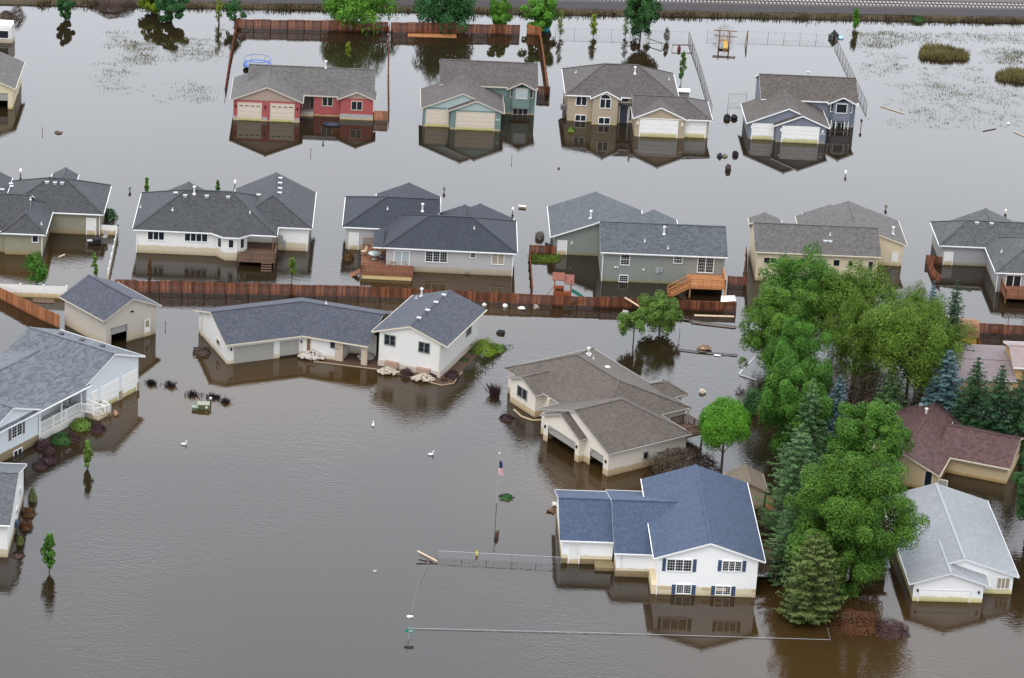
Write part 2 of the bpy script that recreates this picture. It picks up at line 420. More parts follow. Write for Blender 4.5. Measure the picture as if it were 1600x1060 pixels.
    def door(s, side, c, u0, u1, z0, z1, mat=DOORW, lite=None):
        m = s.mb(); s.wb(m, side, c, u0, u1, min(z0, -1) if z0 < .3 else z0, z1, 0, .05)
        o = m.build('door', mat, s.root); f = s.mb(); W = .09
        s.wb(f, side, c, u0 - W, u0, z0 if z0 > .3 else -1, z1 + W, 0, .07); s.wb(f, side, c, u1, u1 + W, z0 if z0 > .3 else -1, z1 + W, 0, .07); s.wb(f, side, c, u0, u1, z1, z1 + W, 0, .07)
        f.build('door_frame', s.tm, o)
        k = s.mb(); s.wb(k, side, c, u1 - .14, u1 - .07, z0 + .95, z0 + 1.05, .05, .11); k.build('handle', METAL, o)
        if lite:
            g = s.mb(); s.wb(g, side, c, u0 + .15, u1 - .15, z0 + 1.0, z1 - .15, .05, .058); g.build('lite', lite, o)
        return o
    def doorp(s, side, c, u, v, w, h, mat=DOORW, lite=None):
        a, z, sc = s.onwall(side, c, u, v); w, h = w / sc, h / sc / .92
        return s.door(side, c, a - w / 2, a + w / 2, z - h / 2, z + h / 2, mat, lite)
    def band(s, x0, x1, y0, y1, z1, mat, proud=.05, z0=-1.6):
        m = s.mb(); m.prism([(x0 - proud, y0 - proud), (x1 + proud, y0 - proud), (x1 + proud, y1 + proud), (x0 - proud, y1 + proud)], z0, z1); m.build('foundation', mat, s.root)
    def gable(s, x0, x1, y, ze, mat, slope=None, oh=.42, drop=0.0):
        p = slope or s.slope; zt = ze + p * oh - .1; xm = (x0 + x1) / 2; zap = ze + p * ((x1 - x0) / 2 + oh) - .1
        m = s.mb(); q = [(x0, zt - drop), (x1, zt - drop), (x1, zt), (xm, zap), (x0, zt)]
        n = len(q); F_ = [(x, y - .03, z) for x, z in q]; B_ = [(x, y + .01, z) for x, z in q]
        m.poly(F_); m.poly(B_[::-1])
        for i in range(n): j = (i + 1) % n; m.poly([F_[j], F_[i], B_[i], B_[j]])
        m.build('gable_siding', mat, s.root)
    def vents(s, boxes=(), pipes=(), chim=()):
        """roof fittings sighted at (u, v)"""
        for (u, v) in boxes:
            p = s.onroof(u, v); m = s.mb(); m.box(p.x - .2, p.x + .2, p.y - .2, p.y + .2, p.z - .15, p.z + .14); m.box(p.x - .25, p.x + .25, p.y - .25, p.y + .25, p.z + .14, p.z + .18)
            m.build('roof_vent', s.ventm if hasattr(s, 'ventm') else METAL, s.root)
        for (u, v) in pipes:
            p = s.onroof(u, v); m = s.mb(); m.tube((p.x, p.y, p.z - .2), (p.x, p.y, p.z + .32), .055, n=8); m.lathe((p.x, p.y, p.z - .05), [(.16, 0), (.09, .14)], 8); m.build('vent_pipe', VENTW, s.root)
        for (u, v) in chim:
            p = s.onroof(u, v); m = s.mb(); m.tube((p.x, p.y, p.z - .3), (p.x, p.y, p.z + .75), .1, n=10)
            m.lathe((p.x, p.y, p.z - .1), [(.28, 0), (.13, .22)], 10); m.lathe((p.x, p.y, p.z + .75), [(.1, 0), (.19, .03), (.19, .18), (.05, .26)], 10)
            m.build('flue_pipe', VENTW, s.root)
    def downspout(s, x, y, z1, z0=-.5):
        m = s.mb(); m.box(x - .045, x + .045, y - .045, y + .045, z0, z1); m.build('downspout', s.tm, s.root)
    def deck(s, x0, x1, y0, y1, z, mat, rails='FLR', stairs=None, skirt=None, rail_h=.95, name='deck', gaps=()):
        m = s.mb(); n = max(2, int((y1 - y0) / .15)); st = (y1 - y0) / n
        for i in range(n): m.box(x0, x1, y0 + st * i + .006, y0 + st * (i + 1) - .006, z - .05, z)
        for x in (x0 + .08, x1 - .08):
            for y in (y0 + .08, y1 - .2): m.box(x - .07, x + .07, y - .07, y + .07, -1.6, z - .05)
        m.box(x0, x1, y0 - .04, y0, z - .26, z - .002); m.box(x0 - .04, x0, y0, y1, z - .26, z - .002); m.box(x1, x1 + .04, y0, y1, z - .26, z - .002)
        d = m.build(name, mat, s.root)
        r = s.mb()
        def run(a, b):
            a = Vector(a); b = Vector(b); L_ = (b - a).length; k = max(2, int(L_ / .16))
            r.bar(a + Vector((0, 0, rail_h)), b + Vector((0, 0, rail_h)), .12, .06); r.bar(a + Vector((0, 0, .12)), b + Vector((0, 0, .12)), .06, .06)
            for i in range(k + 1):
                q = a.lerp(b, i / k); w_ = .1 if i % 9 == 0 or i == k else .045
                r.box(q.x - w_ / 2, q.x + w_ / 2, q.y - w_ / 2, q.y + w_ / 2, q.z, q.z + rail_h)
        for sd in rails:
            if sd == 'F': run((x0 + .06, y0 + .06, z), (x1 - .06, y0 + .06, z))
            if sd == 'L': run((x0 + .06, y0 + .06, z), (x0 + .06, y1, z))
            if sd == 'R': run((x1 - .06, y0 + .06, z), (x1 - .06, y1, z))
            if sd == 'B': run((x0 + .06, y1 - .06, z), (x1 - .06, y1 - .06, z))
        if stairs:                                                   # (x_top, x_bottom, y0, y1, z_bottom): flight along x
            xa, xb, sy0, sy1, zb = stairs; k = max(3, int(abs(z - zb) / .19)); ss = s.mb()
            for i in range(k):
                q0 = xa + (xb - xa) * i / k; q1 = xa + (xb - xa) * (i + 1) / k; zz = z + (zb - z) * (i + 1) / k
                ss.box(min(q0, q1), max(q0, q1), sy0 + .06, sy1 - .06, zz - .05, zz)
            for y in (sy0 + .03, sy1 - .03): ss.bar((xa, y, z - .1), (xb, y, zb - .1), .06, .28)
            ss.build('stairs', mat, d)
            for y in (sy0 + .03, sy1 - .03): run((xa, y, z), (xb, y, zb))
        if r.v: r.build('railing', mat, d)
        if skirt:
            k = s.mb(); k.box(x0 + .02, x1 - .02, y0 + .02, y0 + .06, -1, z - .27); k.build('skirt', skirt, d)
        return d
    def prismwall(s, pts, z0, z1): s.W.prism(pts, z0, z1)
    def finish(s):
        if s.W.v: s.W.build('wall', s.wm, s.root)
        r = s.R.build('roof', s.rm, s.root)
        if 'cap' in s.P: s.P['cap'].build('ridge_cap', s.capm if hasattr(s, 'capm') else s.rm, r)
        s.E.build('fascia', s.tm, r)
        if 'gutter' in s.P: s.P['gutter'].build('gutter', s.tm, r)
        return s.root
    def boxes(s, name, mat, *bb):                                      # each box a part of its own
        for b_ in bb: m = s.mb(); m.box(*b_); m.build(name, mat, s.root)
    def extra(s, name, mat, fn, parent=None, label=None):
        m = s.mb(); fn(m); o = m.build(name, mat, parent or s.root)
        if label: o['label'] = label
        return o

# ------------------------------------------------------------------ setting: ground, flood water, railway
def sheet(name, x0, x1, y0, y1, z, mat):
    m = MB(); m.poly([(x0, y0, z), (x1, y0, z), (x1, y1, z), (x0, y1, z)]); return tag(m.build(name, mat), kind='structure')
gm = surf('mud_ground', (.08, .065, .04), .95, .3, .2)
sheet('ground', -3000, 3000, -1200, 4000, -1.7, gm)
wm, t, b = nmat('flood_water')
p = posn(t)
big = noise(t, mapping(t, p, (1, .7, 1)), .018, 3)
c = mixc(t, (.014, .0098, .0052), (.021, .0145, .0076), big)
for (x_, y_, r_) in ((-22, -15, 20), (9, -38, 15), (-37, -24, 13), (33, -66, 26), (-8, 10, 14), (-56, 10, 12)):   # churned silt round the driveways
    dn = t.nodes.new("ShaderNodeVectorMath"); dn.operation = 'DISTANCE'; t.links.new(p, dn.inputs[0]); dn.inputs[1].default_value = (x_, y_, 0)
    c = mixc(t, c, (.044, .0245, .0075), ramp(t, mathn(t, 'ADD', dn.outputs['Value'], mathn(t, 'MULTIPLY', big, 8)), r_ + 6, r_ * .4 + 2, 0, .8))
t.links.new(c, b.inputs['Base Color']); b.inputs['Roughness'].default_value = .012; b.inputs['IOR'].default_value = 1.36
b.inputs['Specular IOR Level'].default_value = .55; b.inputs['Specular Tint'].default_value = (.98, .98, 1, 1)
calm = ramp(t, noise(t, mapping(t, p, (1, .8, 1)), .035, 3, .5), .42, .62, .12, 1.0)
sp = t.nodes.new("ShaderNodeSeparateXYZ"); t.links.new(p, sp.inputs[0])
near = ramp(t, sp.outputs['Y'], 30, -25, .22, 1.0)                     # wind ruffles the open pond, the streets behind lie calm
amp = mathn(t, 'MULTIPLY', calm, near)
r1 = noise(t, mapping(t, p, (.8, 1.7, 1)), 2.3, 2, .5)
r2 = noise(t, mapping(t, p, (.45, .9, 1)), 1.3, 1)
hgt_ = mathn(t, 'ADD', mathn(t, 'MULTIPLY', r1, .7), mathn(t, 'MULTIPLY', r2, .35))
bp = t.nodes.new("ShaderNodeBump"); bp.inputs['Distance'].default_value = .055
t.links.new(mathn(t, 'MULTIPLY', amp, .8), bp.inputs['Strength']); t.links.new(hgt_, bp.inputs['Height']); t.links.new(bp.outputs[0], b.inputs['Normal'])
sheet('flood_water', -2500, 2500, -900, 3500, 0.0, wm)

# railway embankment along the top: local u along the line, v away from the viewer
EA = math.radians(8.0); EO = Vector((3.7, 121.9, 0)); EU = Vector((math.cos(EA), math.sin(EA), 0)); EV = Vector((-math.sin(EA), math.cos(EA), 0))
def ev(u, v, z): q = EO + EU * u + EV * v; return Vector((q.x, q.y, z))
def strip(name, prof, mat, u0=-260, u1=260, n=90, jit=.0):
    m = MB(); r = random.Random(3); rows = []
    for i in range(n + 1):
        u = u0 + (u1 - u0) * i / n
        rows.append([ev(u, v + r.uniform(-jit, jit), z + r.uniform(-jit, jit) * .25) for v, z in prof])
    for i in range(n):
        for k in range(len(prof) - 1): m.poly([rows[i][k], rows[i + 1][k], rows[i + 1][k + 1], rows[i][k + 1]])
    return tag(m.build(name, mat), kind='structure')
bank = surf('bank_weeds', (.060, .046, .028), .95, .5, .8); ballast = surf('ballast_stone', (.060, .055, .058), .95, .35, 5)
ballast2 = surf('ballast_top', (.095, .086, .086), .95, .3, 5)
strip('bank', [(-.6, -.4), (0, .06), (.7, .3), (1.3, .48)], bank, jit=.25)
strip('ballast', [(1.2, .45), (2.5, 1.05), (2.8, 1.12)], ballast, n=260, jit=.06)
strip('ballast_bed', [(2.8, 1.12), (6.6, 1.12), (9.2, .95)], ballast2)
strip('far_ground', [(9.1, .97), (12, .9), (40, .8), (400, .8)], surf('dry_weeds', (.16, .10, .055), .95, .5, .5), n=40)
tk = empty('railway_track', EO + Vector((0, 0, 1.12)), 8.0, 'twin steel rails on pale ties running along the embankment at the far edge', 'railway track')
m = MB()
for v in (3.7, 5.135): m.bar((-150, v, .29), (150, v, .29), .08, .16)
m.build('rail', surf('rail_steel', (.10, .075, .065), .5, .2, 3), tk)
m = MB()
for i in range(520): u = -150 + i * .58; m.box(u, u + .24, 3.15, 5.7, .02, .2)
m.build('ties', surf('concrete_tie', (.40, .37, .36), .9, .2, 3), tk)['kind'] = 'stuff'
# weeds along the bank
def blades(name, spots, mat, hmin, hmax, wd=.05, lean=.5, seed=1, per=10, rad=.5, label=None, cat=None, kind='stuff', parent=None, base=0.0):
    r = np.random.RandomState(seed); V = []; Fc = []
    for (x, y, sc) in spots:
        for k in range(max(1, int(per * sc))):
            px, py = x + r.normal(0, rad * sc), y + r.normal(0, rad * sc * .8); h = r.uniform(hmin, hmax); a = r.uniform(0, 6.28); l = r.uniform(0, lean) * h
            dx, dy = math.cos(a), math.sin(a); n = len(V)
            V += [(px - dy * wd, py + dx * wd, base - .05), (px + dy * wd, py - dx * wd, base - .05), (px + dx * l * .5 + dy * wd * .7, py + dy * l * .5 - dx * wd * .7, base + h * .6), (px + dx * l, py + dy * l, base + h)]
            Fc += [(n, n + 1, n + 2), (n, n + 2, n + 3)]
    me = bpy.data.meshes.new(name); me.from_pydata(V, [], Fc); me.materials.append(mat)
    o = bpy.data.objects.new(name, me); scene.collection.objects.link(o)
    if parent: o.parent = parent
    return tag(o, label, cat, None, kind)
GRASSD = leafmat('marsh_grass_olive', (.10, .09, .035), (.22, .20, .075), .3)
WEED = leafmat('weed_brown', (.045, .030, .020), (.10, .07, .035), .2)
WEEDG = leafmat('weed_green', (.035, .045, .016), (.10, .10, .035), .2)
MARSH = leafmat('marsh_grass_dark', (.070, .075, .018), (.155, .155, .038), .2)
GRASSG = leafmat('lawn_green', (.09, .15, .02), (.18, .26, .04), .2)
GRASSW = leafmat('drowned_lawn', (.030, .036, .010), (.075, .085, .022), .2)
sp_ = []; rr = random.Random(5)
for i in range(620):
    u = rr.uniform(-75, 78); q = ev(u, rr.uniform(-.8, 1.5), 0); sp_.append((q.x, q.y, rr.uniform(.5, 1.4)))
blades('bank_weeds', sp_[:330], WEED, .15, .65, .06, .6, 4, 16, .6, 'brown weeds along the foot of the railway embankment', 'weeds', base=.15)
blades('bank_weeds', sp_[330:], WEEDG, .15, .6, .06, .6, 5, 14, .6, 'olive green weeds along the foot of the railway embankment', 'weeds', base=.15)
# drowned meadow
def field(rects, n, seed):
    r = random.Random(seed); out = []
    for (u0, v0, u1, v1, wgt) in rects:
        for i in range(int(n * wgt)):
            q = at(r.uniform(u0, u1), r.uniform(v0, v1)); out.append((q.x, q.y, r.choice((.3, .4, .5, .8, 1.3)) * 1.0))
    return out
blades('marsh_grass', field([(160, 50, 200, 75, .15), (195, 64, 245, 100, .6), (265, 60, 345, 95, .55), (150, 100, 200, 140, .2), (290, 130, 325, 160, .12), (180, 130, 300, 165, .08), (345, 40, 352, 60, .05)], 170, 8), MARSH, .03, .20, .028, 1.6, 6, 26, .75,
       'sparse olive grass tips breaking the flood water left of the red house yard', 'marsh grass')
blades('marsh_grass', field([(1340, 50, 1400, 75, .55), (1390, 52, 1600, 68, .55), (1350, 80, 1420, 120, .25), (1440, 105, 1540, 150, .35), (1560, 80, 1600, 100, .3), (1380, 130, 1500, 200, .4), (1500, 140, 1600, 200, .35), (1530, 75, 1600, 100, .2)], 200, 9), MARSH, .03, .20, .028, 1.6, 7, 26, .75,
       'scattered olive grass tips in the drowned field on the right', 'marsh grass')
def isle(u0, v0, u1, v1, seed, label):
    r = random.Random(seed); a = at(u0, (v0 + v1) / 2); c_ = at(u1, (v0 + v1) / 2); spots = []
    d0 = at((u0 + u1) / 2, v1).y; d1 = at((u0 + u1) / 2, v0).y
    for i in range(420):
        an = r.uniform(0, 6.28); q = math.sqrt(r.random()) * (1 + .18 * math.sin(an * 3 + seed) + .1 * math.sin(an * 7))
        x = (a.x + c_.x) / 2 + math.cos(an) * q * (c_.x - a.x) / 2 * .92; y = (d0 + d1) / 2 + math.sin(an) * q * abs(d1 - d0) / 2 * .7
        spots.append((x, y, 1.25 - .75 * q))
    o = blades('grass_island', spots, GRASSD, .25, 1.1, .05, .55, seed, 17, .42, label, 'grass')
    return o
isle(1432, 72, 1512, 99, 21, 'rounded island of tall olive grass in the drowned field')
isle(1556, 110, 1640, 134, 22, 'tall olive grass island cut off by the right edge')

# ------------------------------------------------------------------ houses
ST = (.30, MUD)
RED = surf('siding_red', (.36, .085, .085), .65, .08, 2, (.18, MUD), lap=.2)
TAUPE = surf('siding_taupe', (.36, .27, .22), .7, .06, 2, lap=.2)
GREEN = surf('siding_green', (.155, .225, .205), .65, .06, 2, (.22, MUD), lap=.2)
GREENL = surf('siding_pale_green', (.36, .44, .42), .65, .05, 2, lap=.2)
BEIGE = surf('siding_beige', (.40, .325, .235), .7, .06, 2, (.3, MUD), lap=.2)
SLATE = surf('siding_slate_blue', (.185, .20, .245), .65, .06, 2, (.25, (.3, .27, .2)), lap=.2)
YEL = surf('siding_pale_yellow', (.62, .54, .36), .65, .05, 2, (.35, MUD), lap=.2)
SAGE = surf('siding_sage', (.27, .255, .185), .65, .06, 2, (.45, (.30, .23, .12)), lap=.2)
WHITE = surf('siding_white', (.78, .775, .74), .6, .03, 2, (1.05, (.54, .45, .30)), lap=.2)
GREYV = surf('siding_light_grey', (.43, .42, .42), .65, .04, 2, (.75, (.40, .34, .24)), lap=.2)
GSAGE = surf('siding_grey_green', (.235, .25, .225), .65, .05, 2, (.3, (.25, .24, .13)), lap=.2)
CREAM = surf('siding_cream', (.62, .53, .38), .65, .05, 2, (.4, MUD), lap=.2)
GREY6 = surf('siding_grey', (.34, .345, .35), .65, .05, 2, (.4, (.30, .27, .2)), lap=.2)
GARW = surf('siding_greige', (.47, .425, .36), .65, .05, 2, (.9, (.46, .39, .29)), lap=.2)
PBLUE = surf('siding_pale_blue', (.66, .70, .725), .65, .04, 2, lap=.2)
WGREY = surf('siding_warm_white', (.66, .65, .62), .65, .04, 2, (.5, (.55, .47, .35)), lap=.2)
CREAMW = surf('siding_cream_white', (.68, .62, .53), .65, .05, 2, (.75, (.46, .34, .19)), lap=.2)
BWHITE = surf('siding_bright_white', (.86, .86, .85), .55, .02, 2, (.95, (.62, .53, .34)), lap=.2)
TANW = surf('siding_tan', (.50, .39, .235), .65, .05, 2, (.35, (.38, .25, .10)), lap=.2)
SILW = surf('siding_silver_white', (.76, .76, .75), .6, .04, 2, (.5, (.62, .55, .24)), lap=.2)
LBW = surf('siding_white_far_left', (.74, .73, .69), .6, .04, 2, (.9, (.48, .40, .26)), lap=.2)
S_WARM = shingle('shingle_warm_grey', (.135, .125, .12), .38, .22)
S_BRN = shingle('shingle_brown_grey', (.118, .103, .098), .38, .22)
S_TAUP = shingle('shingle_taupe', (.115, .098, .087), .42, .22)
S_CHAR = shingle('shingle_charcoal', (.072, .074, .080), .38, .2)
S_BLK = shingle('shingle_blue_black', (.045, .052, .066), .3, .2)
S_GRYB = shingle('shingle_grey_blue', (.105, .118, .128), .42, .24)
S_GRY = shingle('shingle_grey', (.098, .104, .106), .4, .22)
S_SLB = shingle('shingle_slate_blue', (.072, .083, .108), .35, .2, (.11, .085, .09))
S_BLUE = shingle('shingle_blue', (.066, .094, .155), .30, .2)
S_SILV = shingle('shingle_silver', (.33, .345, .36), .14, .3)
S_LEFT = shingle('shingle_mottled_grey', (.150, .165, .185), .42, .30, None, 1.9)
S_GAR = shingle('shingle_grey_violet', (.088, .092, .118), .36, .22)
S_MAR = shingle('shingle_maroon', (.118, .064, .056), .45, .3, (.075, .055, .075))
S_TAN2 = shingle('shingle_taupe_brown', (.128, .107, .090), .32, .2)
S_LB = shingle('shingle_mid_grey', (.115, .125, .132), .36, .22)
S_SHED = shingle('shingle_tan', (.20, .16, .12), .3, .2)
TAN_T = surf('trim_tan', (.52, .46, .38), .6, .04); GREY_T = surf('trim_grey', (.33, .31, .29), .6, .05); CRM_T = surf('trim_cream', (.60, .54, .42), .6, .04)

# far row, left to right
h = House('pale yellow house with half open garage cut off by the left edge', -66.11, 66.20, 3, YEL, S_WARM, CRM_T)
h.wing(-8.4, -.35, 0, 10.4, 2.9, 'y', slope=.42, holes={'F': [(-5.8, -.95, -1, 2.15)]})
h.wing(-20, -8.7, 2.5, 12, 2.95, 'x', slope=.42)
h.extra('garage_door', GDG, lambda m: m.box(-5.8, -.95, .1, .16, 1.1, 2.15))
h.window('R', -.35, 3.0, 3.9, 1.2, 2.2); h.door('R', -.35, 6.2, 7.1, 0, 2.05); h.finish()

h = House('red house with two cream garage doors and taupe gables', -37.9, 67.24, 3, RED, S_WARM, TAN_T)
h.wing(1.85, 17.95, 3.2, 12.6, 2.85, 'x', slope=.43, walls='LRB'); h.wallrect('F', 10.38, 13.8, 3.0, 12, -1.6, 2.9)
h.wallrect('F', 8.3, 10.5, 4.4, 12, -1.6, 2.9)
h.W.poly([(10.38, 4.4, -1.6), (10.38, 3.0, -1.6), (10.38, 3.0, 2.9), (10.38, 4.4, 2.9)])
h.wing(0, 8.6, 0, 8.4, 2.85, 'y', slope=.41, walls='FLRB'); h.wing(13.84, 18.1, 2.1, 5.0, 2.85, 'y', slope=.42, walls='FLR')
h.gable(0, 8.6, 0, 2.85, TAUPE, .41, drop=.12); h.gable(13.84, 18.1, 2.1, 2.85, TAUPE, .42, drop=.0)
h.winp('F', 3.0, 511.8, 158.8, 16.5, 13.5, 2); h.winp('F', 2.1, 557.5, 165.3, 17, 13.5, 2)
h.gdoorp('F', 0, 390, 175.8, 35, 27, GDC, lites=True); h.gdoorp('F', 0, 441, 177.5, 35, 27, GDC, lites=True)
h.door('F', 4.4, 8.9, 9.8, .45, 2.45, surf('door_grey', (.12, .11, .11))); h.window('F', 4.4, 9.9, 10.25, .5, 2.4)
h.extra('step', STONE, lambda m: m.box(8.65, 10.36, 2.6, 4.38, -.5, .35))
h.boxes('stone_base', STONE, (0, .55, -.05, -.002, -.5, .55), (3.75, 4.4, -.05, -.002, -.5, .55), (7.95, 8.6, -.05, -.002, -.5, .55), (13.8, 18.14, 2.03, 2.098, -.5, .75))
for u in (.28, 4.1, 8.3):
    h.extra('wall_lamp', DARK, lambda m, u=u: m.box(u - .08, u + .08, -.16, -.001, 1.75, 2.1))
h.vents(chim=[(509, 106)]); h.finish()

def splitlevel(label, x, y, wall, gsid, roof, trim, ze, zm, gd, number):
    h = House(label, x, y, 3, wall, roof, trim)
    h.wing(2.3, 14.75, 6.35, 14.8, zm, 'x', slope=.42)
    h.wing(0, 10.0, 0, 7.2, ze, 'y', slope=.415, walls='FLR', wr=None)
    h.wing(3.5, 10.06, -.72, 3.0, ze + .02, 'y', slope=.42, walls='FLR')
    h.wing(11.3, 14.45, 5.65, 8.6, zm - .05, 'y', slope=.48, walls='', oh=.4)
    h.prismwall([(11.3, 6.5), (11.75, 5.7), (13.95, 5.7), (14.4, 6.5)], 1.05, zm + .1)
    h.gable(0, 10.0, 0, ze, gsid, .415); h.gable(3.5, 10.06, -.72, ze + .02, gsid, .42)
    return h
h = splitlevel('sage green split level house with pale double and single garage doors', -13.24, 69.20, GREEN, GREENL, S_BRN, TAN_T, 2.6, 3.85, GDC, '')
h.gdoorp('F', 0, 683, 185.5, 33.5, 25, GDC); h.gdoorp('F', -.72, 742.5, 191, 58, 27, GDC)
h.winp('F', 5.7, 815, 147, 18, 15, 1, glass=CURT); h.winp('F', 5.95, 800, 145.5, 4.5, 13); h.winp('F', 5.95, 830.5, 146.5, 4.5, 13)
h.winp('F', 6.35, 813, 174.5, 24, 9.5, 3)
h.vents(pipes=[(751, 92)])
h.extra('house_number', WHT, lambda m: [m.box(9.45 + .17 * i, 9.53 + .17 * i, -.76, -.721, 1.5, 1.68) for i in range(3)])
h.finish()

h = House('beige house with arched window and white three car garage', 5.49, 74.88, 3, BEIGE, S_BRN, WHT)
h.wing(0, 14.25, 0, 10.2, 3.7, 'x', 'h', 'h', slope=.5, inset=5.3)
h.wing(3.24, 6.55, -1.1, 2.5, 3.72, 'y', slope=.52, walls='FLR', oh=.38)
h.wing(8.61, 18.33, -4.65, 2.5, 2.6, 'x', 'g', 'h', slope=.44, inset=3.7)
h.wing(8.63, 15.15, -5.1, -1, 2.62, 'y', slope=.446, walls='FLR', oh=.35)
h.winp('F', 0, 908.5, 157.8, 17, 14, 2); h.winp('F', 0, 907, 184.6, 17, 9.5, 2); h.winp('F', -1.1, 944, 189, 18, 10, 2)
o = h.winp('F', -1.1, 946, 162, 17, 14, 2)
a, z, sc = h.onwall('F', -1.1, 946, 154.0)
fan = h.mb(); pane = h.mb(); N = 12; R_ = 8.0 / sc
pts = [(a + R_ * math.cos(math.pi * i / N), z - .05 + R_ * .95 * math.sin(math.pi * i / N)) for i in range(N + 1)]
pane.poly([(q, -1.135, zz) for q, zz in pts])
for (q0, z0_), (q1, z1_) in zip(pts[:-1], pts[1:]): fan.bar((q0, -1.15, z0_), (q1, -1.15, z1_), .09, .09)
o2 = fan.build('arched_window', WHT, h.root); pane.build('pane', GLASS, o2)
h.winp('F', 0, 977, 156.5, 12, 6.5)
h.doorp('F', 0, 974.5, 178, 12, 24, surf('door_dark_blue', (.05, .055, .08), .5)); h.winp('F', 0, 985, 178, 4, 23)
h.extra('porch_roof', S_BRN, lambda m: m.box(6.6, 8.6, -.5, -.002, 2.55, 2.75))
h.gdoorp('F', -5.1, 1029, 202.3, 57.5, 25); h.gdoorp('F', -4.65, 1086, 203, 32, 26)
h.extra('air_conditioner', GREYSH, lambda m: m.box(-.75, -.02, 2.2, 2.9, .7, 1.3))
for u in (8.95, 14.8): h.extra('wall_lamp', WHT, lambda m, u=u: m.box(u - .1, u + .1, -5.25, -5.101, 1.7, 2.05))
h.ventm = VENTW; h.vents(chim=[(992, 115)], pipes=[(900, 114), (1045, 125)]); h.finish()

h = splitlevel('slate blue split level house with white garage doors', 29.38, 71.89, SLATE, SLATE, S_TAUP, WHT, 2.3, 3.6, GDW, '')
h.gdoorp('F', 0, 1191.5, 207.5, 32, 25); h.gdoorp('F', -.72, 1250.4, 212, 56, 25)
h.winp('F', 5.7, 1315, 169.8, 17, 14); h.winp('F', 5.95, 1300, 168, 4, 13); h.winp('F', 5.95, 1329.5, 169.5, 4, 13)
h.winp('F', 6.35, 1311, 195.5, 22, 8, 3)
h.boxes('post', WHT, *[(q - .06, q + .06, 5.75, 5.87, -.5, 1.1) for q in (11.6, 12.2, 13.4, 13.9)])
for u in (.32, 4.1, 9.6): h.extra('wall_lamp', WHT, lambda m, u=u: m.box(u - .1, u + .1, (-.16 if u < 1 else -.88), (-.001 if u < 1 else -.721), 1.55, 1.9))
h.extra('house_number', WHT, lambda m: [m.box(9.35 + .16 * i, 9.43 + .16 * i, -.76, -.721, 1.28, 1.44) for i in range(4)])
h.vents(chim=[(1241, 117)])
h.extra('satellite_dish', METAL, lambda m: (m.tube((8.6, 10.5, 5.2), (8.6, 10.5, 6.0), .03), m.lathe((8.6, 10.5, 6.0), [(.05, 0), (.2, .08), (.26, .18)], 12)))
h.finish()

# middle row, left to right
h = House('sage house with charcoal hip roofs cut off by the left edge', -54.7, 16.26, 2.5, SAGE, S_CHAR, WHT)
h.wing(-16, -2.2, 1.2, 10.6, 2.75, 'x', slope=.48, walls='LB')
h.wing(-4.35, 0, 0, 9, 2.77, 'y', 'h', 'h', slope=.6)
h.wing(-9, -4.4, .6, 7, 2.76, 'y', 'h', 'h', slope=.55, walls='F')
h.wing(-5.1, 5.93, 7.3, 16.4, 2.75, 'x', 'h', 'h', slope=.5)
h.wing(-.6, 1.7, 12, 19.6, 2.75, 'y', slope=.55)
h.wing(-13.8, -6, 8, 17.4, 2.75, 'y', slope=.5)
h.winp('F', 0, 55, 373, 9.5, 11.5, 1); h.doorp('F', 7.3, 142.5, 354.5, 13.5, 25); h.downspout(-.06, -.06, 2.6); h.downspout(5.86, 7.24, 2.6)
h.ventm = METAL; h.vents(boxes=[(73.5, 286), (86, 287), (97, 287.5), (3.5, 298), (17, 289), (18, 293)], pipes=[(64.5, 351), (47.5, 312)]); h.finish()

h = House('white hip roofed house with rounded bay and small back deck', -44.24, 19.02, 2.3, WHITE, S_CHAR, WHT)
h.wing(0, 15.9, 0, 11.4, 3.0, 'x', 'h', 'h', slope=.48, inset=5.7, wr=(0, 12.7, 0, 11.4), walls='FLBR')
h.wing(11.0, 19.85, 2.8, 14.2, 3.02, 'y', 'h', 'g', slope=.48, inset=4.4)
h.wing(2.8, 7.4, 7.5, 12.4, 3.0, 'y', slope=.48)
h.prismwall([(9.05, .3), (10.35, -1.2), (11.75, -1.2), (12.85, .3)], -1.6, 2.95)
ap = (11.05, .9, 4.35); bk = (11.05, 4.0, 4.35); ee = [(8.6, -.42), (10.15, -1.68), (11.95, -1.68), (13.35, -.42)]
for (x0, y0), (x1, y1) in zip(ee[:-1], ee[1:]):
    h.R.poly([(x0, y0, 3.06), (x1, y1, 3.06), ap]); h.E.poly([(x0, y0, 2.88), (x1, y1, 2.88), (x1, y1, 3.06), (x0, y0, 3.06)])
h.R.poly([(8.6, -.42, 3.06), ap, bk]); h.R.poly([ap, (13.35, -.42, 3.06), bk]); h.E.poly([(*q, 2.88) for q in reversed(ee)])
h.winp('F', 0, 243.7, 368.3, 26, 13.5, 3); h.winp('F', 0, 306.4, 370.8, 36, 13.5, 4)
h.winp('F', -1.2, 361, 381, 8.5, 13); h.sub = (10.35, -1.2, math.atan2(-1.5, 1.3)); h.window('F', 0, -1.25, -.65, 1.35, 2.45)
h.sub = (11.75, -1.2, math.atan2(1.5, 1.1)); h.window('F', 0, .6, 1.2, 1.35, 2.45); h.sub = (0, 0, 0)
h.deck(11.95, 16.3, -2.9, 2.75, .85, DECKG, rails='FR', stairs=None)
def f(m):
    for i in range(4): m.box(14.7, 15.9, -2.95 - .28 * (i + 1), -2.95 - .28 * i, .65 - .2 * i - .06, .65 - .2 * i)
h.extra('stairs', DECKG, f)
h.extra('post', DECKM, lambda m: (m.box(15.8, 15.95, -.3, -.15, -.5, 2.9)))
h.boxes('meter_box', METAL, (16.5, 16.9, 2.6, 2.799, 1.1, 1.9), (17.0, 17.2, 2.65, 2.799, .3, 1.3))
h.downspout(.05, -.06, 2.8); h.downspout(19.75, 2.74, 2.8)
h.ventm = METAL
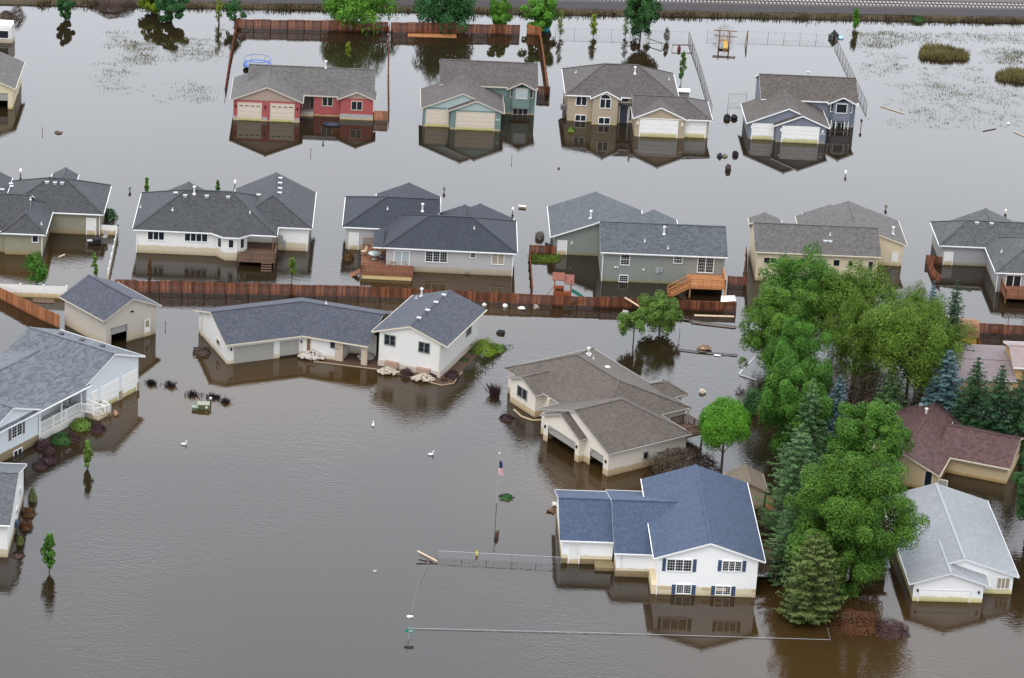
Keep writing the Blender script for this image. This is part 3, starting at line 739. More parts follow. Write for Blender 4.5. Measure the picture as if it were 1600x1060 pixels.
h.vents(boxes=[(289.5, 307), (323, 307.8), (356.5, 309.5), (404, 306.2), (274.5, 303), (438, 280), (437.5, 287.7), (437.5, 296), (437, 303)], pipes=[(269.5, 328.7), (390.5, 333.5), (220, 324.5)], chim=[(303.5, 303)]); h.finish()

h = House('light grey house with blue black hip roof and furnished deck', -11.94, 18.23, 2, GREYV, S_BLK, WHT)
h.wing(-3.2, 11.55, 0, 9.8, 3.0, 'x', 'h', 'h', slope=.42, inset=5.35, walls='FRBL')
h.R.poly([(-4.75, -.42, 3.0), (-3.5, -.42, 3.01), (-3.5, 4.8, 3.5), (-4.75, 4.8, 3.0)]); h.E.poly([(-4.75, 4.8, 2.84), (-3.5, 4.8, 2.84), (-3.5, -.42, 2.84), (-4.75, -.42, 2.84)])
h.E.poly([(-4.75, -.42, 2.84), (-3.5, -.42, 2.84), (-3.5, -.42, 3.0), (-4.75, -.42, 3.0)]); h.E.poly([(-4.75, 5, 2.84), (-4.75, -.42, 2.84), (-4.75, -.42, 3.0), (-4.75, 5, 3.0)])
h.wing(-8.07, 2.4, 6.1, 15.4, 2.95, 'x', 'h', 'g', slope=.42, inset=5.0)
h.wing(-4.4, 2.5, 11.5, 16.9, 2.97, 'y', slope=.42)
h.wing(4.0, 11.25, 5, 10.6, 3.02, 'y', slope=.42); h.wing(3.2, 8.4, 6, 11.2, 3.05, 'y', slope=.40)
h.winp('F', 0, 627.6, 404.5, 24.5, 24, 2, glass=CURT); h.winp('F', 0, 681.8, 401.4, 34, 16.5, 3, mid=(9, 4), glass=GLASS)
h.winp('F', 0, 739, 399, 8, 7.5, 1, mid=(2, 2)); h.winp('F', 0, 778, 405, 19, 16.5, 2, mid=(6, 4), glass=TANGL)
h.doorp('F', 6.1, 552.7, 377.3, 13.5, 25); h.downspout(11.5, -.06, 2.8)
lat = surf('lattice_yellow', (.62, .47, .24), .7, .12, 6)
h.deck(-6.0, 0, -2.9, 0 - .05, .75, DECKM, rails='FL', skirt=lat, stairs=None)
h.deck(-6.0, -3.3, -.04, 5.6, .752, DECKM, rails='B', name='deck')
h.extra('stairs', DECKM, lambda m: [m.box(-6.1 - .28 * (i + 1), -6.1 - .28 * i, -2.6, -1.3, .55 - .18 * i - .06, .55 - .18 * i) for i in range(4)])
h.extra('meter_box', METAL, lambda m: m.box(6.0, 6.5, -.12, -.001, .25, .6))
h.vents(pipes=[(605.5, 327.5), (741, 358)], chim=[(660, 330)]); h.finish()

h = House('grey green split level house with orange wooden deck and stairs', 10.06, 18.84, 2.8, GSAGE, S_GRYB, WHT)
h.wing(-.15, 14.05, 0, 8.7, 3.75, 'x', slope=.42)
h.wing(-5.3, 4.9, 7.85, 17.1, 2.4, 'y', slope=.375, oh=.6, ra=.5)
h.wing(4.3, 9.0, 8, 13.1, 2.9, 'y', slope=.42)
h.winp('F', 0, 976.7, 405.3, 14, 17.5, 1, 2, mid=(3, 6)); h.winp('F', 0, 1059.3, 405.6, 13.5, 11.5, 1, 2, mid=(3, 4)); h.winp('F', 0, 974.3, 435.3, 14, 10.5, 1, mid=(4, 3))
h.winp('F', 0, 1102.5, 413.4, 25, 25, 2, mid=(8, 5)); h.doorp('F', 7.85, 878.3, 387, 13, 20); h.downspout(-.1, -.06, 3.5)
h.boxes('meter_box', METAL, (6.1, 6.55, -.14, -.001, 1.3, 2.0), (6.62, 6.9, -.14, -.001, 1.45, 1.9), (6.36, 6.42, -.08, -.001, -.2, 1.3))
h.boxes('wall_lamp', WHT, (1.3, 1.5, -.12, -.001, 1.75, 1.9), (1.6, 1.75, -.12, -.001, 1.75, 1.9), (4.6, 4.8, -.12, -.001, 1.55, 1.75), (-3.4, -3.25, 7.7, 7.849, 1.4, 1.7))
h.deck(9.8, 14.0, -3.9, -.02, 1.35, DECKO, rails='FR', stairs=(9.8, 7.4, -3.9, -2.7, -.1))
h.vents(pipes=[(1007.5, 377.5), (1043.5, 389)], chim=[(1037.5, 366), (923, 341)]); h.finish()

h = House('cream house with brown grey roof behind the tall trees', 27.34, 24.71, 2.5, CREAM, S_WARM, CRM_T)
h.wing(.5, 14.7, -2.8, 5.5, 3.75, 'x', slope=.42)
h.wing(6.9, 18.65, 3.8, 11.5, 2.75, 'y', slope=.36, oh=.4, ra=.25)
h.wing(7.9, 13.6, 9, 12.6, 2.77, 'y', slope=.38); h.wing(.8, 3.9, 5, 7.9, 3.6, 'y', slope=.42)
for (u, v, w_, h_, n) in ((1204, 407, 22, 9, 2), (1253, 406.5, 11, 7, 1), (1307, 411, 10.5, 10.5, 1), (1329, 412, 8, 10.5, 1), (1360, 416, 8, 15, 1)): h.winp('F', -2.8, u, v, w_, h_, n)
h.doorp('F', 3.8, 1398.4, 404.6, 10.5, 20)
h.vents(pipes=[(1297, 368), (1267.5, 390)], chim=[(1395, 366)], boxes=[(1289.5, 378.5), (1297, 379)]); h.finish()

h = House('grey house with brown deck cut off by the right edge, middle row', 50.57, 30.16, 2.5, GREY6, S_GRY, WHT)
h.wing(0, 12, .45, 7.5, 2.6, 'x', 'h', 'g', slope=.48, inset=3.8)
h.wing(2.3, 10.2, 4.4, 8.1, 2.60, 'y', slope=.43)
h.wing(5.5, 14, -7.5, 3, 2.58, 'y', 'h', 'h', slope=.44)
h.doorp('F', .45, 1481.5, 405.5, 12.5, 21); h.winp('F', -7.5, 1583, 441.8, 23.5, 23, 2); h.downspout(5.44, -7.56, 2.4)
h.deck(5.9, 14, -11.0, -7.55, .85, DECKM, rails='FL'); h.vents(boxes=[(1526.5, 349.5), (1549, 350.5)], pipes=[(1565, 394)]); h.finish()

# near houses, left side
h = House('greige detached garage with half open door', -43.79, -8.98, 43.5, GARW, S_GAR, GARW, name='garage', cat='garage')
h.wing(-.1, 6.6, 0, 7.7, 3.3, 'y', slope=.45, oh=.5, holes={'F': [(.6, 2.65, -1.6, 2.05)]})
h.extra('garage_door', GDG, lambda m: [m.box(.6, 2.65, .06, .1, 1.25 + .4 * i, 1.64 + .4 * i) for i in range(2)])
h.extra('door_frame', GREY_T, lambda m: (m.box(.5, .6, -.04, -.001, -1, 2.15), m.box(2.65, 2.78, -.04, -.001, -1, 2.15), m.box(.6, 2.65, -.04, -.001, 2.05, 2.15)))
h.door('F', 0, 5.0, 5.8, .1, 2.0, DOORW, lite=TANGL); h.extra('wall_lamp', DARK, lambda m: m.box(3.2, 3.45, -.2, -.001, 3.35, 3.5)); h.finish()

h = House('pale blue house with mottled grey roof and white porch railing', -38.74, -19.80, 60, PBLUE, S_LEFT, WHT)
h.wing(-8.75, 0, .25, 11, 3.7, 'y', slope=.39, oh=.75)
h.wing(-30, -8.9, .25, 12.8, 3.68, 'x', slope=.30, walls='', oh=.55)
h.wallrect('F', -16.3, -8.9, 2.4, 12, -1.6, 3.8); h.wallrect('B', -30, -8, 2.4, 12.4, -1.6, 3.8)
h.wing(-25, -16.7, .15, 8, 3.66, 'y', slope=.39, walls='FR', oh=.5)
h.band(-25, -16.7, .15, 8, .95, FOUND, .03)
h.gdoor('F', .25, -6.3, -3.5, .05, 2.35, GDW); h.gdoor('F', .25, -2.7, -.4, .12, 2.35, GDW, frame=True)
h.door('F', .25, -7.9, -7.0, .3, 2.35, DOORW)
brick = surf('brick_tan', (.34, .26, .17), .9, .3, 8)
h.boxes('brick_pier', brick, (-3.35, -2.85, .12, .249, -1, .95), (-.25, .04, .12, .249, -1, .95), (-6.75, -6.45, .12, .249, -1, 1.0))
a, z, sc = h.onwall('F', .15, 26, 672.4)
h.window('F', .15, a - .75, a + .75, z - .65, z + .65, 2, mid=(4, 4))
for k in (-1, 1): h.extra('shutter', GREYSH, lambda m, k=k: m.box(a + k * 1.05 - .2, a + k * 1.05 + .2, .10, .149, z - .75, z + .75))
a2, z2, sc = h.onwall('F', .15, 27, 707); h.window('F', .11, a2 - .6, a2 + .6, z2 - .35, z2 + .3, 2)
h.deck(-16.6, -8.9, .3, 2.35, 1.0, surf('porch_floor', (.45, .44, .42), .8), rails='', name='porch')
def f(m):
    def rl(a, b_):
        a = Vector(a); b_ = Vector(b_); n = max(1, round((b_ - a).length / 1.9))
        m.bar(a + Vector((0, 0, .95)), b_ + Vector((0, 0, .95)), .08, .1); m.bar(a + Vector((0, 0, .1)), b_ + Vector((0, 0, .1)), .06, .08)
        for i in range(n + 1):
            q = a.lerp(b_, i / n); m.box(q.x - .07, q.x + .07, q.y - .07, q.y + .07, q.z - .2, q.z + 1.05)
        k = int((b_ - a).length / .16)
        for i in range(k): q = a.lerp(b_, (i + .5) / k); m.box(q.x - .03, q.x + .03, q.y - .02, q.y + .02, q.z + .1, q.z + .95)
    rl((-16.2, .32, 1.0), (-9.9, .32, 1.0)); rl((-9.9, .32, 1.0), (-8.9, -.7, .7)); rl((-8.7, .2, 1.0), (-7.6, -1.3, .3)); rl((-8.9, -.9, .35), (-7.0, -1.5, .3)); rl((-7.0, -1.5, .3), (-6.7, -.4, .3))
h.extra('railing', PVC, f)
h.boxes('porch_post', WHT, *[(q - .06, q + .06, .2, .32, .9, 3.7) for q in (-16.2, -12.8, -9.6)])
h.extra('lattice', surf('lattice_white', (.62, .60, .55), .8, .12, 6), lambda m: m.box(-16.3, -9.2, .2, .26, -.6, .8))
h.extra('step', surf('step_tan', (.42, .36, .27), .85, .2), lambda m: (m.box(-8.8, -7.1, -1.3, .1, -.5, .25), m.box(-8.8, -7.6, -.7, .2, .25, .5)))
h.extra('porch_chair', surf('chair_grey', (.35, .35, .36), .6), lambda m: [(m.box(q, q + .5, 1.2, 1.7, 1.35, 1.42), m.box(q, q + .5, 1.66, 1.72, 1.42, 1.95), [m.box(q + a_, q + a_ + .05, 1.2 + b_, 1.25 + b_, 1.0, 1.36) for a_ in (0, .45) for b_ in (0, .45)]) for q in (-11.3, -10.3, -9.5)])
h.downspout(-16.6, .06, 3.6)
h.ventm = VENTD; h.vents(boxes=[(96, 523), (128, 532.5), (160, 542), (72, 553), (36.5, 571.5), (1, 590)], pipes=[(37.5, 562)]); h.finish()

h = House('white house with grey roof cut off at the lower left edge', -46.03, -59.64, 2.5, LBW, S_LB, WHT)
h.wing(-14, 0, 0, 12.6, 3.55, 'x', slope=.33); h.window('R', 0, 6.5, 7.3, .9, 1.7); h.extra('gas_meter', BLUESH, lambda m: m.box(.01, .3, 5.2, 5.8, .5, 1.1))
h.window('R', 0, 9.2, 9.9, 1.6, 2.6); h.downspout(-1.1, -.06, 3.4); h.vents(pipes=[(11, 729)]); h.finish()

# long bent house in the middle
h = House('long white house with slate blue roof bent round a low garage wing', -30.42, -11.68, 0, WGREY, S_SLB, CRM_T)
A1, A2 = math.radians(25.6), math.radians(-14.5)
d1 = Vector((math.cos(A1), math.sin(A1))); d2 = Vector((math.cos(A2), math.sin(A2))); n1 = Vector((-d1.y, d1.x)); n2 = Vector((-d2.y, d2.x))
bend = d1 * 8.6; end = bend + d2 * 7.6
bis = (n1 + n2).normalized(); ks = 1 / bis.dot(n1)
def off(v, at_): return (n1 * v if at_ == 0 else (bis * ks * v if at_ == 1 else n2 * v))
def P3(at_, v, z, ext=0):
    q = (Vector((0, 0)) - d1 * .35 if at_ == 0 else (bend if at_ == 1 else end)) + off(v, at_); return (q.x, q.y, z)
ze, zr, T = 2.5, 2.5 + .35 * 5.1, .18
for i in (0, 1):
    for (va, za, vb, zb) in ((-.45, ze, 4.65, zr), (4.65, zr, 9.75, ze)):
        q = [P3(i, va, za), P3(i + 1, va, za), P3(i + 1, vb, zb), P3(i, vb, zb)]; h.R.poly(q); h.E.poly([(x, y, z_ - T) for x, y, z_ in q][::-1])
    for v, rev in ((-.45, 0), (9.75, 1)):
        q = [P3(i, v, ze - T), P3(i + 1, v, ze - T), P3(i + 1, v, ze), P3(i, v, ze)]; h.E.poly(q[::-1] if rev else q)
for va, za, vb, zb in ((-.45, ze, 4.65, zr), (4.65, zr, 9.75, ze)): h.E.poly([P3(0, vb, zb - T), P3(0, va, za - T), P3(0, va, za), P3(0, vb, zb)])
cap = h.P.setdefault('cap', h.mb())
for i in (0, 1): cap.bar(P3(i, 4.65, zr + .012), P3(i + 1, 4.65, zr + .012), .26, .05)
def W3(at_, v, z): q = (Vector((0, 0)) if at_ == 0 else (bend if at_ == 1 else end)) + off(v, at_); return (q.x, q.y, z)
ztop = ze + .15 - .09
for a, b_ in (((0, 9.3), (0, 0)), ((0, 0), (1, 0)), ((1, 0), (2, 0)), ((2, 9.3), (1, 9.3)), ((1, 9.3), (0, 9.3))):
    if a == (1, 0):
        q = bend + d2 * 4.6; h.W.poly([W3(1, 0, -1.6), (q.x, q.y, -1.6), (q.x, q.y, ztop), W3(1, 0, ztop)])
        r = q + n2 * 2.6; s_ = r + d2 * 3; h.W.poly([(q.x, q.y, -1.6), (r.x, r.y, -1.6), (r.x, r.y, ztop), (q.x, q.y, ztop)]); h.W.poly([(r.x, r.y, -1.6), (s_.x, s_.y, -1.6), (s_.x, s_.y, ztop), (r.x, r.y, ztop)])
    else: h.W.poly([W3(*a, -1.6), W3(*b_, -1.6), W3(*b_, ztop), W3(*a, ztop)])
h.W.poly([W3(0, 9.3, ztop), W3(0, 0, ztop), W3(0, 4.65, zr - .09)])
h.tops.append(lambda x, y: (ze + .35 * max(0, 5.1 - abs(Vector((x, y)).dot(n1) - 4.65))) if (x * d1.x + y * d1.y) < 8.6 + .36 * (Vector((x, y)).dot(n1)) and -.4 < Vector((x, y)).dot(n1) < 9.7 and x * d1.x + y * d1.y > -.3 else None)
h.tops.append(lambda x, y: (ze + .35 * max(0, 5.1 - abs((Vector((x, y)) - bend).dot(n2) - 4.65))) if (Vector((x, y)) - bend).dot(d2) > -.36 * (Vector((x, y)) - bend).dot(n2) and -.4 < (Vector((x, y)) - bend).dot(n2) < 9.7 and (Vector((x, y)) - bend).dot(d2) < 7.6 else None)
h.frame(0, 0, 25.6)
h.gdoor('F', 0, .75, 5.3, 0.02, 1.95, GDG, frame=False); h.gdoor('F', 0, 6.0, 8.2, .22, 1.95, GDG, frame=False, below=False)
h.extra('door_gap_shade', DARK, lambda m: m.box(6.0, 8.2, -.02, -.004, -.4, .2))  # near-black slab painted as the shade in the gap below the raised door
h.boxes('wall_lamp', DARK, (.35, .5, -.15, -.001, 1.6, 1.9), (8.38, 8.5, -.15, -.001, 1.5, 1.8))
h.window('L', 0, 2.4, 3.3, 1.1, 1.7); h.downspout(-.06, 8.2, 2.3)
h.frame(bend.x, bend.y, -14.5)
h.winp('F', 0, 524, 536.9, 15.5, 15, 2, mat=surf('frame_dark', (.16, .17, .17), .6)); h.door('F', 0, .55, .95, .4, 2.1, surf('door_oval_brown', (.16, .10, .08), .6))
h.boxes('stone_pier', surf('stone_pink', (.46, .37, .29), .9, .25, 7), (3.75, 4.65, -.08, .3, -.6, 2.35), (6.75, 7.4, -.1, .3, -.6, 2.35))
h.vents(boxes=[(369, 479.5), (414, 474)], pipes=[(509.5, 475)])
h.frame(0, 0, 0); h.vents(chim=[(347, 478)])
bx, by = -14.28 + 30.42, -9.58 + 11.68
h.frame(bx, by, -19.6)
h.wing(0, 7.2, 0, 11.05, 4.0, 'y', slope=.335, oh=.8)
DKF = surf('frame_grey_green', (.22, .23, .21), .6)
h.winp('F', 0, 609.3, 531.6, 18.5, 16, 2, mat=DKF, mid=(2, 2)); h.winp('F', 0, 662.9, 543.3, 18.5, 16, 2, mat=DKF, mid=(2, 2)); h.window('R', 7.2, 7.4, 8.7, 2.1, 2.9, 1, mat=DKF)
h.boxes('planter_box', surf('terracotta', (.36, .235, .18), .85, .15), (.9, 2.4, -.4, -.001, .25, .9), (4.6, 6.1, -.4, -.001, .25, .9))
h.extra('brick_base', surf('brick_pale', (.50, .44, .38), .9, .15, 9), lambda m: m.prism([(-.03, -.03), (7.23, -.03), (7.23, 11.08), (-.03, 11.08)], -1.6, .75))
h.downspout(7.1, -.09, 3.8)
h.ventm = METAL; h.vents(boxes=[(693.5, 462.5), (681, 474), (668, 486.5), (654.5, 498.5)], pipes=[(650.5, 467)], chim=[(658.5, 463)]); h.finish()

# near houses, right side
h = House('cream house with taupe roof and two dark open garages', 10.17, -34.30, 35.8, CREAMW, S_TAN2, GREY_T)
h.wing(3.1, 14.0, 5.2, 21.9, 2.8, 'y', 'h', 'h', slope=.4, inset=5.0)
h.wing(.35, 10.2, 0, 11.8, 2.72, 'x', 'g', 'h', slope=.37, inset=4.6, holes={'L': [(.85, 3.1, -1.6, 1.95), (4.5, 10.0, -1.6, 2.3)]})
h.wing(-.35, 4, 4.15, 10.35, 2.74, 'x', 'g', 'g', slope=.44, holes={'L': [(4.8, 9.6, -1.6, 2.0)]})
h.wing(2.0, 7, 15.3, 19.9, 2.72, 'x', slope=.4)
h.wing(13.9, 15.7, 8.0, 11.4, 2.85, 'x', 'h', 'h', slope=.4, inset=1.2)
def f(m):
    for k, (u0, u1, c_, z1) in enumerate(((4.8, 9.6, -.27, 2.0), (.85, 3.1, .43, 1.95))):
        n = 8
        for i in range(3): m.box(c_, c_ + .05, u0, u1, z1 - .3 * (i + 1) + .01, z1 - .3 * i)
        for i in range(n):                                            # arched head
            q0 = u0 + (u1 - u0) * i / n; q1 = u0 + (u1 - u0) * (i + 1) / n; e = abs((i + .5) / n * 2 - 1)
            m.box(c_ - .1, c_ - .04, q0, q1, z1 - .42 * e * e, z1 + .02)
h.extra('garage_door', GDG, f)
a, z, sc = h.onwall('L', 2.0, 816.4, 614.2); h.window('L', 2.0, a - .85, a + .85, z - .55, z + .55, 2, mat=GREY_T)
h.winp('F', 0, 1008.6, 711.8, 9, 11.5, 1, mat=GREY_T)
h.boxes('porch_post', CRM_T, (2.45, 2.7, 11.2, 11.45, -.6, 2.7), (2.45, 2.7, 13.6, 13.85, -.6, 2.7))
h.boxes('wall_lamp', DARK, (-.5, -.351, 4.4, 4.55, 1.5, 1.8), (-.5, -.351, 10.0, 10.15, 1.5, 1.8), (.2, .349, .3, .45, 1.4, 1.7))
h.deck(12.0, 14.2, 2.2, 5.0, 1.1, DECKG, rails='FRB')
h.extra('roof_post', GREY_T, lambda m: m.box(13.9, 14.05, 4.6, 4.75, 1.0, 2.8))
h.ventm = VENTW; h.vents(boxes=[(920, 555), (949, 575.5), (957, 590), (962.5, 614), (977.5, 627)], pipes=[(866, 554), (927, 561)], chim=[(919.5, 556)]); h.finish()

h = House('white two storey house with blue roof and blue shutters', 15.02, -59.17, 3.2, BWHITE, S_BLUE, WHT)
h.wing(0, 9.3, 0, 16.4, 3.95, 'y', slope=.335, oh=.6, rake=.35)
h.wing(-3.7, 3, 3.4, 16.3, 2.62, 'x', slope=.335, walls='FLB', oh=.42)
h.wing(-8.75, -3.9, 5.75, 16.0, 2.6, 'x', slope=.33, walls='FLB', rb=.0)
h.band(-3.72, 0, 3.38, 6, .62, FOUND, .03); h.band(-8.75, -3.95, 5.75, 16, .55, FOUND, .03)
h.band(-.55, .02, .02, 9, .95, surf('foundation_light', (.60, .50, .33), .85, .1), .0)
h.boxes('stone_band', surf('brick_tan_strip', (.48, .39, .25), .9, .15, 9), *[(q0, q1, -.04, -.001, .55, .9) for q0, q1 in ((.05, 1.4), (4.2, 6.5), (8.9, 9.25))])
h.winp('F', 0, 1061.3, 883.4, 39, 19, 3, mid=(9, 4)); h.winp('F', 0, 1143.6, 884.7, 30, 16.5, 3, mid=(9, 4)); h.winp('F', 0, 1068, 920.5, 23.5, 14.5, 2, mid=(6, 4)); h.winp('F', 0, 1129.6, 922.5, 23.5, 14, 2, mid=(6, 4))
for (u, v, w_, h_) in ((1037.6, 882.5, 5.5, 20), (1085.3, 884, 5.5, 20), (1124.5, 884, 5.5, 17.5), (1162.8, 885, 5.5, 17.5), (1052.3, 921, 6, 15.5), (1083.6, 922, 6, 15.5), (1114, 923, 6, 15), (1145.7, 924, 6, 15)): h.shutter('F', 0, u, v, w_, h_, BLUESH)
h.doorp('F', 5.75, 897, 864.8, 15.5, 28); h.door('F', 3.4, -3.3, -3.15, .9, 2.3, DOORW)
h.extra('bulkhead', FOUND, lambda m: m.prism([(-5.6, 4.4), (-3.78, 4.4), (-3.78, 5.7), (-5.6, 5.7)], -1, .35))
h.downspout(.0 - .05, -.06, 3.7)
h.deck(9.45, 11.6, 3.2, 7.2, 1.5, DECKG, rails='FRB')
h.ventm = VENTD; h.vents(boxes=[(1092.5, 746.5), (1099, 773.5), (1105, 800), (1111, 827.5), (909.5, 771), (957.5, 773)], pipes=[(1131.5, 787.5), (1172.5, 822.5)], chim=[(1104.5, 793.5)]); h.finish()

h = House('tan house with dark maroon roof beside the spruces', 45.54, -28.21, -18.5, TANW, S_MAR, CRM_T)
h.wing(-1, 6.1, 0, 8.0, 1.95, 'x', slope=.345, oh=.5); h.wing(-7.2, -.25, -5.1, 8.7, 1.95, 'y', slope=.43)
a, z, sc = h.onwall('F', -5.1, 1450.6, 748); h.window('F', -5.1, a - .35, a + .35, -.3, z + .8, 1); h.gdoor('F', -5.1, a + 1.1, a + 1.9, 0, 1.4, GDG)
h.ventm = METAL; h.vents(boxes=[(1440, 634.5), (1420.5, 662.5)], pipes=[(1488, 664.5)], chim=[(1446.5, 651)])
p = h.onroof(1479, 673.5); h.extra('turbine_vent', VENTW, lambda m: m.blob((p.x, p.y, p.z + .2), .26, .26, .28, 1, 10, 6, .02)); h.finish()

h = House('white house with silver metal grey roof at lower right', 39.19, -57.21, 4, SILW, S_SILV, surf('trim_silver', (.62, .63, .64), .5, .04))
h.wing(0, 9.9, 1.75, 17.7, 2.0, 'y', slope=.325, oh=.45); h.wing(0.02, 6.7, -.2, 6, 1.97, 'y', slope=.325, oh=.52, walls='FLR', rake=.35)
a, z, sc = h.onwall('F', -.2, 1475.8, 927.2); h.gdoor('F', -.2, a - 2.4, a + 2.4, 0.0, 1.15, GDW, panels=2)
h.winp('F', 1.75, 1567.4, 911.8, 20, 18, 3, glass=TANGL); h.winp('F', 1.75, 1533.7, 918.4, 9, 12, 1, glass=TANGL)
h.boxes('wall_lamp', DARK, (.35, .5, -.35, -.201, 1.05, 1.3), (6.2, 6.35, -.35, -.201, 1.0, 1.25))
h.capm = surf('ridge_metal', (.27, .29, .305), .6, .05)
h.ventm = VENTW; h.vents(boxes=[(1472, 773), (1478, 796), (1487.5, 827.5), (1494.5, 853)], pipes=[(1459.5, 767), (1443, 835)], chim=[(1478, 820)])
p = h.onroof(1418, 876); h.extra('satellite_dish', METAL, lambda m: (m.tube((p.x, p.y, p.z - .1), (p.x, p.y, p.z + .35), .03), m.lathe((p.x, p.y, p.z + .3), [(.05, 0), (.3, .1), (.4, .22)], 12))); h.finish()

# sheds and outbuildings
h = House('small tan shed behind the blue roofed house', 24.64, -39.6, 5, surf('shed_tan', (.34, .27, .19), .7, .1, 2, (.5, (.2, .16, .1))), S_SHED, surf('trim_shed', (.30, .24, .17), .7), name='shed', cat='shed', group='garden sheds')
h.wing(-1.9, 1.35, 0, 3.6, 2.1, 'y', slope=.5, oh=.3); h.extra('shed_door', DECKO, lambda m: m.box(1.5, 2.3, -.25, -.18, -.2, 1.5)); h.finish()
q = at(1366, 908)
h = House('low tan shed with pale grey roof beside the big maple', q.x - 1.1, q.y, 10, surf('shed_tan_plank', (.31, .25, .18), .8, .15, 3, (.5, (.16, .12, .07))), S_SILV, GREY_T, name='shed', cat='shed', group='garden sheds')
h.wing(-.6, 2.2, 0, 2.6, 1.55, 'x', slope=.3, oh=.25); h.extra('door_seam', GREY_T, lambda m: m.box(.55, .6, -.03, -.001, -.3, 1.5)); h.finish()
q = at(1494, 547)
YS = surf('shed_yellow', (.62, .40, .10), .65, .06, 2, (.3, (.30, .16, .04)))
h = House('yellow barn shed with rounded orange roof', q.x, q.y, 3, YS, shingle('shingle_orange', (.34, .18, .10), .2, .25), surf('trim_orange', (.45, .27, .13)), name='shed', cat='shed', group='garden sheds')
h.wallrect('F', -1.6, 2.2, 0, 2.6, -1.6, 1.75); h.wallrect('R', -1.6, 2.2, 0, 2.6, -1.6, 1.75); h.wallrect('L', -1.6, 2.2, 0, 2.6, -1.6, 1.75); h.wallrect('B', -1.6, 2.2, 0, 2.6, -1.6, 1.75)
pr = [(-.2, 1.65), (.0, 2.35), (.45, 2.95), (1.3, 3.2), (2.15, 2.95), (2.6, 2.35), (2.8, 1.65)]
for (a0, z0_), (a1, z1_) in zip(pr[:-1], pr[1:]): h.R.poly([(-1.8, a0, z0_), (2.4, a0, z0_), (2.4, a1, z1_), (-1.8, a1, z1_)])
h.E.poly([(2.39, a_, z_) for a_, z_ in pr]); h.E.poly([(-1.79, a_, z_) for a_, z_ in reversed(pr)]); h.finish()
PK = shingle('shingle_mauve', (.255, .205, .215), .12, .3); PK2 = shingle('shingle_pink_grey', (.37, .29, .285), .12, .3)
q = at(1545, 612)
h = House('low building with flat mauve roof behind the spruces', q.x, q.y, 2, TANW, PK, GREY_T, name='outbuilding', cat='outbuilding')
h.wing(-3.4, 2.6, 0, 9, 1.5, 'x', slope=.08); h.finish()
q = at(1574, 606)
h = House('low building with pinkish grey roof and orange wall at the right edge', q.x, q.y, 2, surf('siding_orange', (.52, .33, .16), .7, .08), PK2, WHT, name='outbuilding', cat='outbuilding')
h.wing(.6, 9, 0, 6.5, 2.6, 'x', slope=.3); h.finish()
h = House('white camper trailer with dark window at the left edge', -71.02, 93.26, 3, surf('camper_white', (.66, .64, .60), .5, .05, 2, (.6, (.45, .38, .28))), surf('camper_roof', (.82, .82, .82), .4, .04), WHT, name='camper_trailer', cat='trailer', group=None)
h.W.prism([(-8, 0), (0, 0), (.25, 1.2), (0, 2.6), (-8, 2.6)], -1.2, 2.1)
h.R.prism([(-8, .05), (-.1, .05), (.1, 1.2), (-.1, 2.55), (-8, 2.55)], 2.1, 2.5); h.E.prism([(-8, -.02), (.02, -.02), (.28, 1.2), (.02, 2.62), (-8, 2.62)], 2.02, 2.1)
h.window('F', 0, -3.4, -.5, .7, 1.75, 1); h.window('F', 0, -7.2, -4.4, .7, 1.75, 1); h.finish()

# ------------------------------------------------------------------ vegetation
def leafcloud(name, P, Nn, size, mat, seed=0, aspect=.75, parent=None, spread=.38):
    """small leaf-sized faces: P points, Nn preferred normals"""
    r = np.random.RandomState(seed); n = len(P); P = np.asarray(P, float); Nn = np.asarray(Nn, float)
    N_ = Nn + r.normal(0, spread, (n, 3)); N_ /= np.linalg.norm(N_, axis=1)[:, None] + 1e-9
    A = np.cross(N_, r.normal(0, 1, (n, 3))); A /= np.linalg.norm(A, axis=1)[:, None] + 1e-9; B = np.cross(N_, A)
    s = (np.asarray(size) * r.uniform(.6, 1.25, n))[:, None] / 2
    V = np.stack([P - A * s, P + B * s * aspect + N_ * s * .25, P + A * s, P - B * s * aspect + N_ * s * .25], 1).reshape(-1, 3)
    me = bpy.data.meshes.new(name); me.vertices.add(4 * n); me.vertices.foreach_set('co', V.ravel())
    me.loops.add(4 * n); me.loops.foreach_set('vertex_index', np.arange(4 * n, dtype=np.int32))
    me.polygons.add(n); me.polygons.foreach_set('loop_start', np.arange(0, 4 * n, 4, dtype=np.int32)); me.polygons.foreach_set('loop_total', np.full(n, 4, np.int32))
    me.materials.append(mat); me.update(calc_edges=True); me.validate()
    o = bpy.data.objects.new(name, me); scene.collection.objects.link(o)
    if parent: o.parent = parent
    return o
